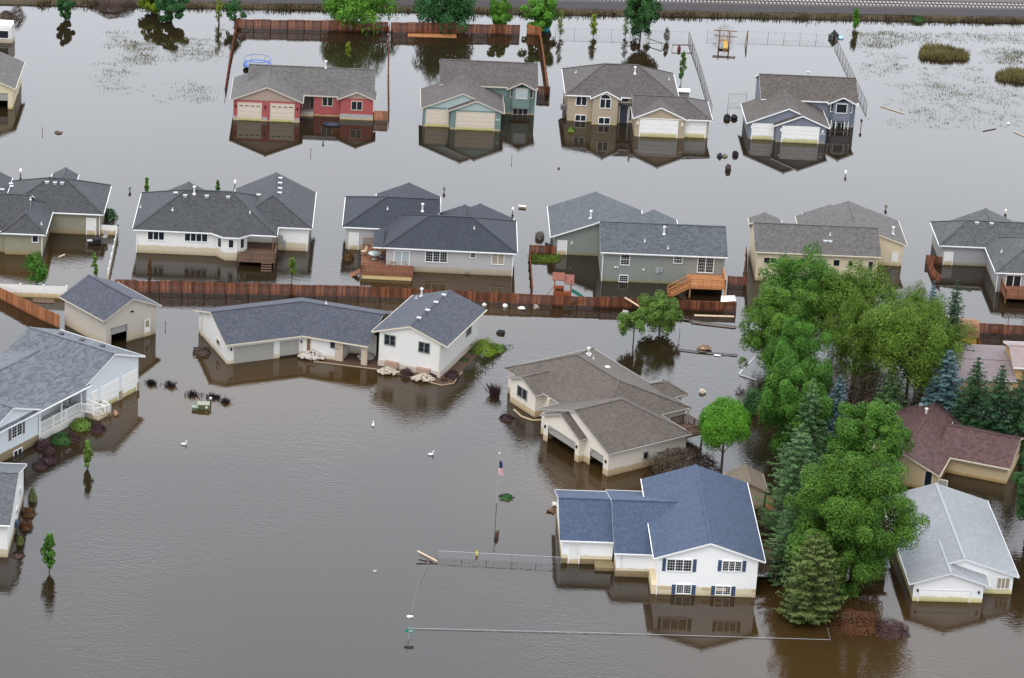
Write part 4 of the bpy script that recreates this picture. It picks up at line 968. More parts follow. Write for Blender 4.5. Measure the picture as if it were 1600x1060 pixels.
def crown_points(seed, h, r, base, nclump, per, cl=.28, topbias=.2, squash=1.0, egg=0.0, tight=False):
    """clumps spread through an egg shaped volume between heights base and h; returns points, normals, clump centres"""
    R_ = np.random.RandomState(seed); pts = []; nrm = []; cen = []
    zc, rz_ = (base + h) / 2, (h - base) / 2
    for i in range(nclump):
        d = R_.normal(0, 1, 3); d /= np.linalg.norm(d)
        if base > .12 * h and d[2] < -.3 and R_.rand() < .5: d[2] *= -1
        q = (R_.uniform(.12, .98) ** .5 * (1 + R_.uniform(-.18, .16))) if not tight else R_.uniform(.62, .86)
        w = 1 - egg * d[2] * .5
        c = np.array([d[0] * r * q * w, d[1] * r * q * w, zc + d[2] * rz_ * q])
        if r < .28 * h:                                              # slim crown: spread evenly up the stem
            tt = (i + R_.rand()) / nclump; pr = math.sin(math.pi * (tt * .86 + .10)) ** .6 * (1.05 - .35 * tt); a_ = R_.uniform(0, 6.28); rh = r * pr * R_.uniform(.2, .85)
            c = np.array([math.cos(a_) * rh, math.sin(a_) * rh, base + (h - base) * tt])
        cen.append(c)
        k = R_.uniform(.6, 1.25); cr = cl * r * k; n = int(per * k * k)
        e = R_.normal(0, 1, (n, 3)); e /= np.linalg.norm(e, axis=1)[:, None]
        e[:, 2] = np.where((e[:, 2] < -.2) & (R_.rand(n) < .6), -e[:, 2], e[:, 2])
        rad = R_.uniform(.30, 1.10, n) ** .45 * cr
        p = c + e * rad[:, None] * np.array([.88, .88, 1.12 * squash]); pts.append(p); nrm.append(e * 1.0 + d * .35 + np.array([0, 0, .30]))
    return np.concatenate(pts), np.concatenate(nrm), cen
def limbs(m, h, base, cen, tr, seed, n=9):
    r = random.Random(seed); top = Vector((r.uniform(-.2, .2), r.uniform(-.2, .2), h * .72)); pts = [Vector((0, 0, -1.6)), Vector((0, 0, base * .6)), Vector((top.x * .5, top.y * .5, (base + h) * .42)), top]
    rad = [tr * 1.25, tr, tr * .65, tr * .22]
    for i in range(3): m.tube(pts[i], pts[i + 1], rad[i], rad[i + 1], 8)
    for c in cen[:n]:
        c = Vector(c); z = max(base * .5, min(h * .6, c.z - .25 * h * r.uniform(.4, 1))); k = z / h
        s_ = Vector((top.x * k, top.y * k, z)); mid = s_.lerp(c, .55) + Vector((0, 0, .06 * h)); m.tube(s_, mid, tr * .4, tr * .24, 6); m.tube(mid, c, tr * .24, tr * .08, 5)
PROTO = {}
def tree(name, kind, x, y, h, r, label, mat, rot=None, group=None, seed=1, cat='tree', base=.28, nclump=42, per=190, leaf=.30, cl=.30, egg=.2, trunk=.16, squash=1.0, bark=None, tight=False):
    key = (kind, mat.name, name)
    t = empty(name, (x, y, 0), math.degrees(rnd.uniform(0, 6.28)) if rot is None else rot, label, cat, group)
    if key in PROTO:
        h0, r0, kids = PROTO[key]
        for k in kids: c = k.copy(); scene.collection.objects.link(c); c.parent = t
    else:
        h0, r0 = h, r
        P, N_, cen = crown_points(seed, h, r, h * base, nclump, per, cl, squash=squash, egg=egg, tight=tight)
        a = leafcloud('crown', P, N_, leaf, mat, seed, parent=t); m = MB(); limbs(m, h, h * base, cen, trunk, seed); b_ = m.build('trunk', bark or BARK, t)
        PROTO[key] = (h, r, [a, b_])
    t.scale = (r / r0, r / r0, h / h0); return t
def spruce(name, kind, x, y, h, r, label, mat, seed=1, group=None, levels=20, droop=.25, size=.24, gap=0.0, cat='spruce', up=0.0, width=.36, power=.85):
    key = (kind, mat.name, name); t = empty(name, (x, y, 0), math.degrees(rnd.uniform(0, 6.28)), label, cat, group)
    if key in PROTO:
        h0, r0, kids = PROTO[key]
        for k in kids: c = k.copy(); scene.collection.objects.link(c); c.parent = t
    else:
        h0, r0 = h, r; R_ = np.random.RandomState(seed); pts = []; nr = []; m = MB()
        m.tube((0, 0, -1.6), (0, 0, h * .5), .17, .1, 8); m.tube((0, 0, h * .5), (0, 0, h * .98), .1, .02, 6)
        for i in range(levels):
            f = i / (levels - 1); z = h * (.04 + .93 * f); rr_ = r * (1 - f) ** power * R_.uniform(.85, 1.1) + .12; nb = max(5, int(11 * (1 - f * .5)))
            for b_ in range(nb):
                if R_.rand() < gap: continue
                a = 6.283 * (b_ + R_.uniform(-.3, .3)) / nb + i * .7; L_ = rr_ * R_.uniform(.72, 1.12); n = max(5, int(L_ / .085))
                q = np.linspace(.12, 1, n); zz = z - droop * L_ * q + (droop * .75 + up) * L_ * q ** 2
                wv = width * (1 - q * .55) * min(1, L_)
                for s_ in range(3):
                    off = R_.uniform(-1, 1, n) * wv
                    px = np.cos(a) * q * L_ - np.sin(a) * off; py = np.sin(a) * q * L_ + np.cos(a) * off; pz = zz + R_.uniform(-.09, .06, n) - abs(off) * .25
                    pts.append(np.stack([px, py, pz], 1)); nr.append(np.stack([np.cos(a) * .35 * np.ones(n), np.sin(a) * .35 * np.ones(n), np.ones(n)], 1))
                if b_ % 3 == 0: m.tube((0, 0, z), (math.cos(a) * L_ * .8, math.sin(a) * L_ * .8, z - droop * L_ * .4), .03, .01, 4, cap=False)
        a_ = leafcloud('foliage', np.concatenate(pts), np.concatenate(nr), size, mat, seed, .55, t); b_ = m.build('trunk', BARK, t); PROTO[key] = (h, r, [a_, b_])
    t.scale = (r / r0, r / r0, h / h0); return t
def bush(name, x, y, r, h, label, mat, seed=1, group=None, cat='bush', leaf=.2, n=1500, z=-.1, flat=1.0):
    R_ = np.random.RandomState(seed); e = R_.normal(0, 1, (n, 3)); e /= np.linalg.norm(e, axis=1)[:, None]; e[:, 2] = abs(e[:, 2])
    lump = 1 + .16 * np.sin(e[:, 0] * 4 + seed) * np.cos(e[:, 1] * 5 + seed * 2) + .1 * np.sin(e[:, 2] * 7 + seed); q = R_.uniform(.55, 1.0, n) ** .4 * lump
    P = np.stack([e[:, 0] * r * q, e[:, 1] * r * q * flat, e[:, 2] * h * q + z], 1)
    o = leafcloud(name, P, e + np.array([0, 0, .4]), leaf, mat, seed); o.location = (x, y, 0); return tag(o, label, cat, group)
def hpx(p, px): return px / ppm(p) / .925                             # pixel height -> metres

ASH = leafmat('leaf_ash', (.024, .080, .009), (.098, .212, .028)); LOC = leafmat('leaf_locust', (.038, .086, .009), (.122, .212, .028))
MAP = leafmat('leaf_maple', (.021, .078, .009), (.092, .210, .028)); LIME = leafmat('leaf_lime', (.038, .140, .008), (.115, .27, .022))
YNG = leafmat('leaf_young', (.075, .135, .018), (.15, .24, .05)); SPR = leafmat('needle_green', (0.015, 0.049, 0.021), (0.046, 0.104, 0.039), .1)
BSP = leafmat('needle_blue', (0.049, 0.098, 0.107), (0.122, 0.195, 0.207), .1); SPG = leafmat('needle_grey_green', (.038, .092, .034), (.125, .205, .078), .1); PIN = leafmat('needle_pine', (.055, .088, .022), (.155, .195, .060), .1)
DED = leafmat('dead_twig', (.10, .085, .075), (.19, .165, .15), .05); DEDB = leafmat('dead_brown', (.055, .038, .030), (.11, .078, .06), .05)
PUR = leafmat('leaf_purple', (.030, .018, .022), (.075, .042, .045), .1); PURG = leafmat('leaf_purple_green', (.045, .030, .026), (.10, .085, .055), .15)
BRN = leafmat('leaf_rust', (.078, .036, .015), (.155, .080, .032), .15); BRNP = leafmat('leaf_rust_purple', (.060, .034, .030), (.11, .068, .06), .15)
TUFT = leafmat('tuft_dark', (.016, .013, .016), (.04, .03, .036), .05)
WIL = leafmat('leaf_willow', (.10, .165, .010), (.185, .26, .024)); DKG = leafmat('leaf_dark', (0.020, 0.067, 0.022), (0.049, 0.128, 0.037)); POP = leafmat('leaf_poplar', (0.041, 0.146, 0.012), (0.104, 0.238, 0.029))
TW = 'trees in the flooded grove'
def T_(fn, name, kind, u, v, top, wpx, label, mat, **k):
    p = at(u, v); h = hpx(p, v - top); r = wpx / 2 / ppm(p); return fn(name, kind, p.x, p.y, h, r, label, mat, **k)
# the grove, back to front (trunk foot, crown top and width as sighted)
big = dict(nclump=95, per=480, leaf=.20, group=TW, trunk=.2, cl=.22)
T_(tree, 'ash_tree', 'a1', 1240, 545, 402, 146, 'broad green ash tree in front of the cream house wall', ASH, seed=11, base=.03, **big)
T_(tree, 'ash_tree', 'a2', 1212, 590, 448, 132, 'dense ash tree at the left edge of the grove beside the fence end', ASH, seed=12, base=.03, **big)
T_(tree, 'locust_tree', 'l1', 1336, 566, 416, 158, 'olive green locust tree with dead twigs in front of the cream house', LOC, seed=13, base=.04, **{**big, 'per': 480, 'nclump': 85, 'cl': .25})
T_(tree, 'locust_tree', 'l2', 1414, 640, 478, 160, 'widest olive locust tree on the right of the grove above the dark gap', LOC, seed=14, base=.22, **{**big, 'per': 520, 'cl': .25})
T_(tree, 'locust_tree', 'l1', 1432, 590, 452, 95, 'pale olive locust tree beside the tall dark spruce', LOC, group=TW)
T_(tree, 'locust_tree', 'l1', 1330, 610, 468, 110, 'thin olive locust tree leaning over the dark gap in the grove', LOC, group=TW)
T_(tree, 'ash_tree', 'a2', 1240, 650, 500, 105, 'narrow ash tree below the dense ash at the left of the grove', ASH, group=TW)
T_(tree, 'maple_tree', 'm1', 1235, 720, 550, 125, 'bright green maple leaning over the water left of the two spruces', MAP, seed=16, base=.03, **big)
p = at(1395, 590); bush('dead_shrub', p.x, p.y, 2.6, 3.2, 'grey leafless shrub between the locust trees', DED, 31, leaf=.12, n=2600, cat='shrub', z=.6)
p = at(1420, 480); bush('dead_shrub', p.x, p.y, 3.2, 2.6, 'pale grey leafless thicket behind the olive locusts', DED, 32, leaf=.1, n=2200, cat='shrub', z=.2)
p = at(1372, 632); bush('dead_shrub', p.x, p.y, 3.3, 4.0, 'brown leafless shrub enlarged to darken the middle of the grove', DEDB, 33, leaf=.14, n=4200, cat='shrub', z=.2)  # dead shrub made oversized so its brown stands in for the gap's darkness
p = at(1302, 640); bush('dead_shrub', p.x, p.y, 3.2, 4.4, 'dark brown thicket enlarged to darken the grove under the ash trees', DEDB, 34, leaf=.14, n=4200, cat='shrub', z=.2)  # also oversized: covers bright water, standing in for dark canopy reflection
sg = dict(group='spruces of the grove')
T_(spruce, 'spruce_tree', 's1', 1482, 565, 435, 76, 'tall dark spruce next to the yellow shed', SPR, seed=3, **sg)
T_(spruce, 'spruce_tree', 's3', 1448, 545, 437, 42, 'slim blue grey spruce top behind the pale olive locust', BSP, seed=4, **sg)
T_(spruce, 'spruce_tree', 's1', 1388, 658, 567, 88, 'short dark green spruce at the corner of the maroon roof', SPG, seed=5, **sg)
T_(spruce, 'spruce_tree', 's3', 1470, 672, 545, 100, 'silvery blue spruce behind the maroon roof', BSP, **sg)
T_(spruce, 'spruce_tree', 's1', 1514, 688, 555, 108, 'dark spruce right of the silvery blue one', SPR, **sg)
T_(spruce, 'spruce_tree', 's1', 1551, 700, 567, 112, 'dark spruce in front of the mauve roof, middle of the row of three', SPR, **sg)
T_(spruce, 'spruce_tree', 's1', 1588, 708, 569, 116, 'dark spruce at the right edge, last in the row of three', SPR, **sg)
T_(spruce, 'spruce_tree', 's3', 1303, 690, 584, 66, 'small blue green spruce peeking out above the round topped maple', BSP, **sg)
T_(spruce, 'spruce_tree', 's4', 1256, 745, 586, 120, 'grey green spruce hung with cones in the middle of the grove', SPG, seed=7, levels=22, **sg)
T_(tree, 'maple_tree', 'm1', 1346, 768, 611, 142, 'round topped maple touching the maroon roof', MAP, group=TW)
T_(spruce, 'pine_tree', 'p1', 1236, 835, 660, 122, 'feathery green pine beside the tan shed', SPG, seed=8, levels=20, droop=.12, up=.15, width=.6, size=.28, cat='pine', power=.6, group='pines of the grove')
T_(tree, 'big_maple_tree', 'm2', 1316, 915, 701, 200, 'largest maple of the grove, hanging over the silver roof', MAP, seed=18, base=.02, nclump=190, per=480, leaf=.205, cl=.175, trunk=.3, group=TW)
T_(spruce, 'pine_tree', 'p1', 1226, 905, 778, 92, 'dark pine half hidden behind the front pine by the blue roofed house', SPG, cat='pine', group='pines of the grove')
T_(spruce, 'pine_tree', 'p2', 1264, 965, 826, 126, 'yellow green pine standing in front of the largest maple', PIN, seed=9, levels=18, droop=.05, up=.2, width=.7, size=.32, cat='pine', group='pines of the grove', power=.55)
T_(tree, 'ash_tree', 'a1', 1604, 838, 700, 82, 'dark green tree cut off by the right edge above the silver roof', DKG, seed=20, **{**big, 'group': None})
T_(tree, 'ball_tree', 'b1', 1127, 735, 628, 88, 'lime green ball shaped tree with a dark trunk behind the cream house', LIME, seed=21, base=.29, nclump=110, per=400, leaf=.18, cl=.30, egg=0, tight=True, trunk=.13)
T_(tree, 'young_tree', 'y1', 1030, 518, 461, 66, 'larger light green tree standing by the middle fence', YNG, seed=22, base=.06, nclump=44, per=240, leaf=.24, cl=.30, trunk=.09)
T_(tree, 'young_tree', 'y2', 989, 540, 487, 50, 'smaller light green tree on a thin trunk left of its neighbour by the fence', YNG, seed=23, base=.28, nclump=26, per=160, leaf=.24, cl=.34, trunk=.07)
p = at(1185, 640); bush('shrub', p.x, p.y, 1.9, 2.6, 'dark green shrub hanging over the water left of the grove', DKG, 35, leaf=.22, n=2200, cat='shrub')
p = at(1440, 755); bush('shrub', p.x, p.y, 1.4, 1.6, 'rusty olive shrub between the largest maple and the maroon house', leafmat('leaf_olive_rust', (.09, .075, .02), (.15, .12, .035)), 36, leaf=.2, n=1200, cat='shrub')
p = at(1060, 742); bush('plum_shrub', p.x, p.y, 3.2, 3.0, 'large purple leaved shrub against the wall of the cream house', PURG, 37, leaf=.2, n=3800, cat='shrub', flat=.7, z=.2)
p = at(1100, 735); bush('plum_shrub', p.x, p.y, 1.7, 1.9, 'small purple shrub under the ball shaped tree', PUR, 38, leaf=.18, n=1400, cat='shrub')
p = at(1340, 983); bush('rust_shrub', p.x, p.y, 2.9, 2.0, 'rust coloured hedge shrub in front of the low tan shed', BRN, 39, leaf=.15, n=5200, cat='shrub', flat=.5)
p = at(1392, 990); bush('rust_shrub', p.x, p.y, 1.9, 1.4, 'purple brown hedge shrub nearest the silver roofed house', BRNP, 40, leaf=.14, n=2800, cat='shrub', flat=.6)
# far edge
fg = dict(group='trees along the far fence', trunk=.12)
T_(tree, 'poplar_tree', 'q1', 552, 40, -28, 108, 'wide leafy tree behind the left run of the red fence', POP, seed=41, base=.0, nclump=64, per=220, leaf=.34, **fg)
T_(tree, 'poplar_tree', 'q1', 692, 44, -22, 104, 'wide leafy tree behind the right run of the red fence', DKG, seed=42, base=.0, nclump=64, per=220, leaf=.34, **fg)
T_(tree, 'poplar_tree', 'q2', 781, 44, 0, 37, 'single round tree near the right end of the red fence', POP, seed=43, base=.0, nclump=46, per=130, leaf=.32, **fg)
T_(tree, 'poplar_tree', 'q2', 843, 48, -4, 52, 'leafy tree over the broken fence end with the debris', POP, **fg)
T_(tree, 'far_tree', 'f1', 1000, 62, -25, 54, 'tall dark tree standing alone behind the beige house', DKG, seed=44, base=.04, nclump=60, per=170, leaf=.32, **fg)
T_(tree, 'far_tree', 'f2', 102, 30, -10, 27, 'dark green bushy tree at the top left', DKG, seed=45, base=.0, nclump=36, per=150, leaf=.3, **fg)
T_(tree, 'willow_tree', 'w1', 238, 22, -18, 40, 'yellow green willow at the top left', WIL, seed=46, base=.0, nclump=36, per=150, leaf=.3, **fg)
T_(tree, 'far_tree', 'f2', 267, 34, -12, 44, 'dark green tree right of the yellow green willow', DKG, **fg)
T_(tree, 'willow_tree', 'w2', 342, 38, -4, 24, 'thin yellow green sapling left of the fence corner', WIL, seed=48, base=.1, nclump=14, per=40, leaf=.24, **fg)
T_(tree, 'far_tree', 'f3', 367, 40, -4, 32, 'dark green sapling right behind the fence corner', DKG, seed=49, base=.02, nclump=26, per=110, leaf=.26, **fg)
sm = dict(group='small yard trees', trunk=.05)
def sap(u, v, top, wpx, label, mat, seed, **k): return T_(tree, 'sapling', 's%d' % seed, u, v, top, wpx, label, mat, seed=seed, **{**dict(base=.10, nclump=34, per=60, leaf=.2, cl=.40), **sm, **k})
sap(875, 58, 20, 16, 'thin sparse sapling right of the debris pile', YNG, 51, per=18)
sap(927, 58, 26, 15, 'pale yellow green cone shaped sapling behind the beige house', WIL, 52, base=.12, per=40, egg=.9)
sap(977, 58, 28, 14, 'sparse sapling left of the tall dark tree', YNG, 53, per=14)
sap(1041, 66, 46, 11, 'small grey bare sapling by the low rail fence', DED, 54, per=20)
sap(1064, 130, 84, 14, 'tall narrow sapling beside the white freezer', ASH, 55, base=.15, per=45)
sap(1336, 46, 16, 15, 'small bright green tree before the railway bank', POP, 56, base=.1, per=50)
sap(57, 446, 395, 38, 'rounded green tree in front of the sage house', ASH, 57, base=.05, nclump=26, per=110, egg=.7)
sap(148, 432, 397, 12, 'thin light green sapling left of the white side fence', YNG, 58, per=28)
sap(229, 304, 279, 9, 'tiny sapling behind the left end of the white house', POP, 59, per=24)
sap(340, 302, 283, 8, 'tiny sapling behind the middle of the white house', ASH, 60, per=22)
sap(456, 440, 405, 16, 'pale sapling behind the fence, right of the small deck', YNG, 61, base=.35, per=28)
sap(234, 432, 405, 8, 'tiny reddish sapling behind the fence under the white house', BRN, 62, per=12)
sap(137, 732, 690, 19, 'small bright green tree in front of the pale blue house', YNG, 63, base=.12, per=75, egg=.6)
sap(77, 893, 836, 27, 'small dark green tree standing in open water at lower left', ASH, 64, base=.2, nclump=18, per=90, egg=.7, leaf=.24)
sap(543, 97, 68, 11, 'yellow leaved sapling behind the red house roof', WIL, 65, base=.3, per=40)
p = at(419, 86)
# shrubs
sh = [(127, 668, 1.2, 1.2, 'round light green bush by the porch of the pale blue house', YNG, 1), (96, 690, 1.15, 1.2, 'dark green bush under the porch lattice', DKG, 2), (113, 688, .8, .9, 'small dark bush right of the one under the lattice', PUR, 3), (152, 672, .9, .9, 'dark purple bush by the porch steps', PUR, 4),
      (66, 698, .85, .8, 'purple bush nearest the wall corner of the pale blue house', PUR, 5), (77, 706, .8, .75, 'purple bush second from the wall corner', PUR, 6), (75, 722, .85, .75, 'purple bush at the right of the low pair', PUR, 7), (62, 730, .8, .7, 'purple bush nearest the open water at left', PUR, 8),
      (51, 782, .45, 1.6, 'tall thin conifer bush by the lower left house', PIN, 9), (44, 804, .75, .8, 'rust coloured round bush, upper of two by the lower left house', BRN, 10), (41, 824, .72, .8, 'rust coloured round bush, lower of two by the lower left house', BRN, 11), (31, 850, .4, .9, 'small olive bush below the two rust bushes', PIN, 12), (28, 868, .7, .35, 'dead brown bush at the corner of the lower left house', BRNP, 13),
      (315, 552, 1.0, .8, 'twiggy brown bush at the left end of the long white house', DEDB, 14), (757, 550, 1.5, 1.7, 'lime yellow bush beside the two storey end of the long house', WIL, 15), (776, 547, 1.0, .8, 'olive bush right of the lime yellow bush', YNG, 16), (635, 587, .75, .85, 'dark bush between the two rock piles', PUR, 17), (676, 590, .5, .5, 'low dark bush right of the second rock pile', PUR, 18), (706, 590, .85, .8, 'dark bush on the corner of the garden bed', PUR, 19), (694, 596, .4, .35, 'small dark bush at the tip of the garden bed', PUR, 20), (725, 564, .55, .3, 'low dark bush halfway along the side wall bed', DKG, 21), (738, 552, .5, .3, 'low dark bush at the far end of the side wall bed', DKG, 22),
      (172, 340, .9, 1.2, 'dark bush behind the white side fence by the sage house', DKG, 23), (545, 405, .7, .9, 'reddish green bush under the side deck of the light grey house', BRN, 24), (843, 372, .6, .9, 'sparse bush at the left corner of the grey green house', DED, 25), (891, 184, .7, .8, 'small brown bush at the corner of the beige house', DEDB, 26), (892, 205, .55, .6, 'bright green sprig in front of the beige house', YNG, 27),
      (10, 26, 1.2, .9, 'dark round bush at the top left corner', DEDB, 28), (27, 27, 1.1, 1.8, 'twiggy dark bush right of the one in the top left corner', DEDB, 29), (178, 8, 3.4, 1.6, 'heap of dark brown roots at the top edge', DEDB, 30), (792, 655, .8, .6, 'dark bush in the water before the cream house', PUR, 41), (495, 563, .5, .3, 'low brown bush beside the pale rock pile', DEDB, 42), (520, 555, .6, .3, 'low brown bush under the single window of the long house', DEDB, 43), (1472, 25, 1.0, .8, 'dark shrub at the foot of the railway bank', DKG, 44), (1434, 33, 1.1, .9, 'black green shrub at the water edge of the railway bank', DKG, 45)]
for u, v, r, h_, lab, m_, sd_ in sh:
    p = at(u, v); bush('bush', p.x, p.y, r, h_, lab, m_, 60 + sd_, 'garden bushes', n=int(500 + 700 * r * r), leaf=.15)
for i, (u, v, r, lab) in enumerate([(265, 603, .55, 'dark tuft in the water nearest the garage'), (302, 618, .65, 'dark tuft standing behind the green boxes'), (333, 622, .6, 'flat dark tuft right of the green boxes'), (352, 629, .4, 'faint small tuft furthest right of the green boxes'), (236, 600, .5, 'dark tuft at the reflection of the pale blue house'), (790, 780, .0, '')]):
    if r:
        p = at(u, v); tag(blades('plant_tuft', [(p.x, p.y, 1)] * 12, TUFT, .2, .55, .04, 1.3, 110 + i, 14, r * .5, lab, 'plant', kind=None), group='dark tufts in the open water')
p = at(773, 618); blades('spiky_plant', [(p.x, p.y, 1)] * 10, PUR, .7, 1.4, .05, 1.0, 3, 14, .25, 'dark spiky plant standing in water left of the cream house', 'plant', kind=None)
p = at(791, 778); bush('plant_tuft', p.x, p.y, .8, .4, 'green leafy clump afloat beside the flagpole', DKG, 120, n=600, leaf=.16, cat='plant')

# ------------------------------------------------------------------ fences
def fence(label, pts, h0, h1, mat, lean=(0, 0), name='wooden_fence', seed=1, pick=.14, sag=.06, group='wooden fences', panel=2.4, wave=.0):
    """pts = foot points; pickets of uneven height; one part per panel and post"""
    root = empty(name, (pts[0].x, pts[0].y, 0), 0, label, 'fence', group); r = random.Random(seed); o = pts[0]
    tot = sum((b_ - a).length for a, b_ in zip(pts[:-1], pts[1:])); run = 0
    for a, b_ in zip(pts[:-1], pts[1:]):
        L_ = (b_ - a).length; n = max(1, round(L_ / panel)); d = (b_ - a) / L_; nn = Vector((-d.y, d.x, 0))
        for i in range(n):
            q0 = a + d * L_ * i / n - o; q1 = a + d * L_ * (i + 1) / n - o; k = max(1, round((q1 - q0).length / pick)); m = MB()
            dz = r.uniform(-sag, sag); ln = Vector((lean[0], lean[1], 0)) * r.uniform(.96, 1.04)
            for j in range(k):
                f = (j + .5) / k; q = q0.lerp(q1, f); t = (run + L_ * (i + f) / n) / tot; h = h0 + (h1 - h0) * t + dz + r.uniform(-.025, .025) + wave * math.sin(t * 40)
                w_ = (q1 - q0).length / k / 2 - .006; top = q + ln * h + Vector((0, 0, h)); bt = q - ln * .6 + Vector((0, 0, -.6)); th = nn * .011
                m.hexa([bt - d * w_ - th, bt + d * w_ - th, bt + d * w_ + th, bt - d * w_ + th, top - d * w_ - th, top + d * w_ - th, top + d * w_ + th, top - d * w_ + th])
            for zz in (.3, .85):
                hh = (h0 + h1) / 2 * zz; m.bar(q0 + ln * hh + nn * .05 + Vector((0, 0, hh)), q1 + ln * hh + nn * .05 + Vector((0, 0, hh)), .04, .09)
            m.build('fence_panel', mat, root)
            t = (run + L_ * i / n) / tot; h = (h0 + (h1 - h0) * t) * .96; m = MB(); m.bar(q0 + nn * .07 - ln * .6 + Vector((0, 0, -.6)), q0 + nn * .1 + ln * h + Vector((0, 0, h)), .09); m.build('post', mat, root)
        run += L_
    return root
A = at
fence('long red brown picket fence crossing the middle between the two rows of yards', [A(180, 458), A(560, 466), A(830, 478), A(1150, 489)], 1.62, 1.28, FENCE, seed=2, panel=2.6)
fence('red brown fence run behind the red house, left of the gap', [A(370, 46), A(606, 51)], 1.5, 1.6, FENCE, seed=3)
fence('red brown fence run behind the green house, right of the gap', [A(611, 53), A(812, 55)], 1.75, 1.45, FENCE, seed=4)
fence('short broken fence end by the debris pile behind the green house', [A(823, 54), A(846, 57)], 1.5, 1.3, FENCEL, seed=5)
fence('leaning side fence running from the far corner to the red house', [A(371, 46), A(361, 95), A(352, 150)], 1.4, 1.0, FENCE, lean=(-.12, .0), seed=6)
fence('thin side fence between the red and the green house', [A(607, 52), A(606, 120), A(607, 190)], 1.4, 1.0, FENCE, seed=7)
fence('short orange brown fence stub at the right end of the red house', [A(584, 189), A(606, 190)], 1.45, 1.45, FENCEL, seed=8)
fence('leaning side fence between the green and the beige house', [A(845, 57), A(852, 100), A(858, 150)], 1.4, 1.3, FENCEL, lean=(-.3, 0), seed=9)
fence('short dark fence stub at the right end of the green house', [A(839, 150), A(859, 151)], 1.4, 1.4, FENCE, seed=10)
fence('side fence left of the grey green house', [A(832, 462), A(827, 398)], 1.2, 1.2, FENCE, seed=11)
fence('short fence joining the side fence to the grey green house', [A(827, 398), A(868, 400)], 1.25, 1.25, FENCE, seed=12)
fence('short dark fence between the grey green and the cream house', [A(1137, 447), A(1166, 449)], 1.3, 1.3, FENCE, seed=13)
fence('dark side fence seen edge on at the left of the cream house', [A(1166, 449), A(1168, 400)], 1.3, 1.3, FENCE, lean=(-.2, 0), seed=14)
fence('curving brown side fence left of the right edge house', [A(1446, 412), A(1453, 432), A(1466, 445)], 1.2, .9, FENCE, lean=(.35, 0), seed=15)
fence('short brown fence joining the curving fence to the right edge house', [A(1446, 412), A(1471, 416)], 1.15, 1.15, FENCE, seed=16)
fence('dark red fence right of the yellow shed', [A(1528, 522), A(1640, 528)], 1.35, 1.35, FENCE, seed=17)
fence('orange brown fence running down to the detached garage', [A(-30, 452), A(0, 468), A(60, 499), A(93, 514)], 1.35, 1.7, FENCEL, seed=18)
fence('short fence gate leaning beside the yellow shed', [A(1524, 545), A(1531, 556)], 1.5, 1.5, FENCEL, seed=19)
fence('brown fence remnant behind the left edge of the grove', [A(1186, 655), A(1190, 620)], 1.3, 1.2, FENCEL, seed=20)
def vinyl(label, pts, h, seed=1):
    root = empty('vinyl_fence', (pts[0].x, pts[0].y, 0), 0, label, 'fence', 'white vinyl fences'); o = pts[0]
    for a, b_ in zip(pts[:-1], pts[1:]):
        L_ = (b_ - a).length; n = max(1, round(L_ / 2.4))
        for i in range(n + 1):
            q = a.lerp(b_, i / n) - o; m = MB(); m.box(q.x - .065, q.x + .065, q.y - .065, q.y + .065, -1, h + .06); m.box(q.x - .085, q.x + .085, q.y - .085, q.y + .085, h + .06, h + .12); m.build('post', PVC, root)
            if i < n: m = MB(); q1 = a.lerp(b_, (i + 1) / n) - o; z = (h - .6) / 2; m.bar(q + Vector((0, 0, z)), q1 + Vector((0, 0, z)), .045, h + .6); m.bar(q + Vector((0, 0, h - .05)), q1 + Vector((0, 0, h - .05)), .07, .1); m.build('fence_panel', PVC, root)
vinyl('white vinyl fence in front of the sage house at the left edge', [A(-40, 461), A(104, 467)], 1.45)
vinyl('white vinyl side fence between the sage and the white house', [A(169, 437), A(184, 368), A(155, 366)], 1.2)
WIRE = surf('fence_wire', (.34, .35, .36), .5, .1, 5, metal=.5); WIRED = surf('fence_wire_dark', (.13, .12, .11), .7)
def chain(label, pts, h, mat=WIRE, step=2.6, wires=5, vert=.45, r=.018, name='chain_link_fence', group='wire fences', posts=True):
    root = empty(name, (pts[0].x, pts[0].y, 0), 0, label, 'fence', group); o = pts[0]; net = MB(); rail = MB()
    for a, b_ in zip(pts[:-1], pts[1:]):
        L_ = (b_ - a).length; n = max(1, round(L_ / step)); rail.tube(a - o + Vector((0, 0, h)), b_ - o + Vector((0, 0, h)), r * 1.5, n=5)
        for k in range(1, wires): z = h * k / wires; net.tube(a - o + Vector((0, 0, z)), b_ - o + Vector((0, 0, z)), .006, n=3)
        for k in range(int(L_ / vert)): q = a.lerp(b_, k * vert / L_) - o; net.tube(q + Vector((0, 0, 0)), q + Vector((0, 0, h)), .006, n=3)
        if posts:
            for i in range(n + 1): q = a.lerp(b_, i / n) - o; m = MB(); m.tube(q + Vector((0, 0, -1.2)), q + Vector((0, 0, h + .05)), .032, n=6); m.build('post', mat, root)
    rail.build('top_rail', mat, root)
    if net.v: net.build('wire_mesh', mat, root)
    return root
chain('chain link fence left of the blue roofed house, sinking toward the pond', [A(683, 872), A(876, 882)], .75)
chain('wire fence line just above water in the foreground', [A(640, 983), A(960, 991), A(1297, 1001)], .08, step=8, wires=1, vert=400, r=.016)
chain('short wire fence side from the foreground line to the front pine', [A(1297, 1001), A(1287, 960)], .12, step=5, wires=1, vert=400, r=.016)
chain('wire fence far behind the beige house', [A(868, 54), A(985, 57), A(1076, 60)], .95, WIRE)
chain('weathered side fence running away between the beige and the slate blue house', [A(1112, 176), A(1093, 110), A(1076, 60)], 1.0, WIRED, wires=7, vert=.3, r=.03)
chain('weathered side fence running away right of the slate blue house', [A(1354, 172), A(1325, 110), A(1305, 68)], 1.0, WIRED, wires=7, vert=.3, r=.03)
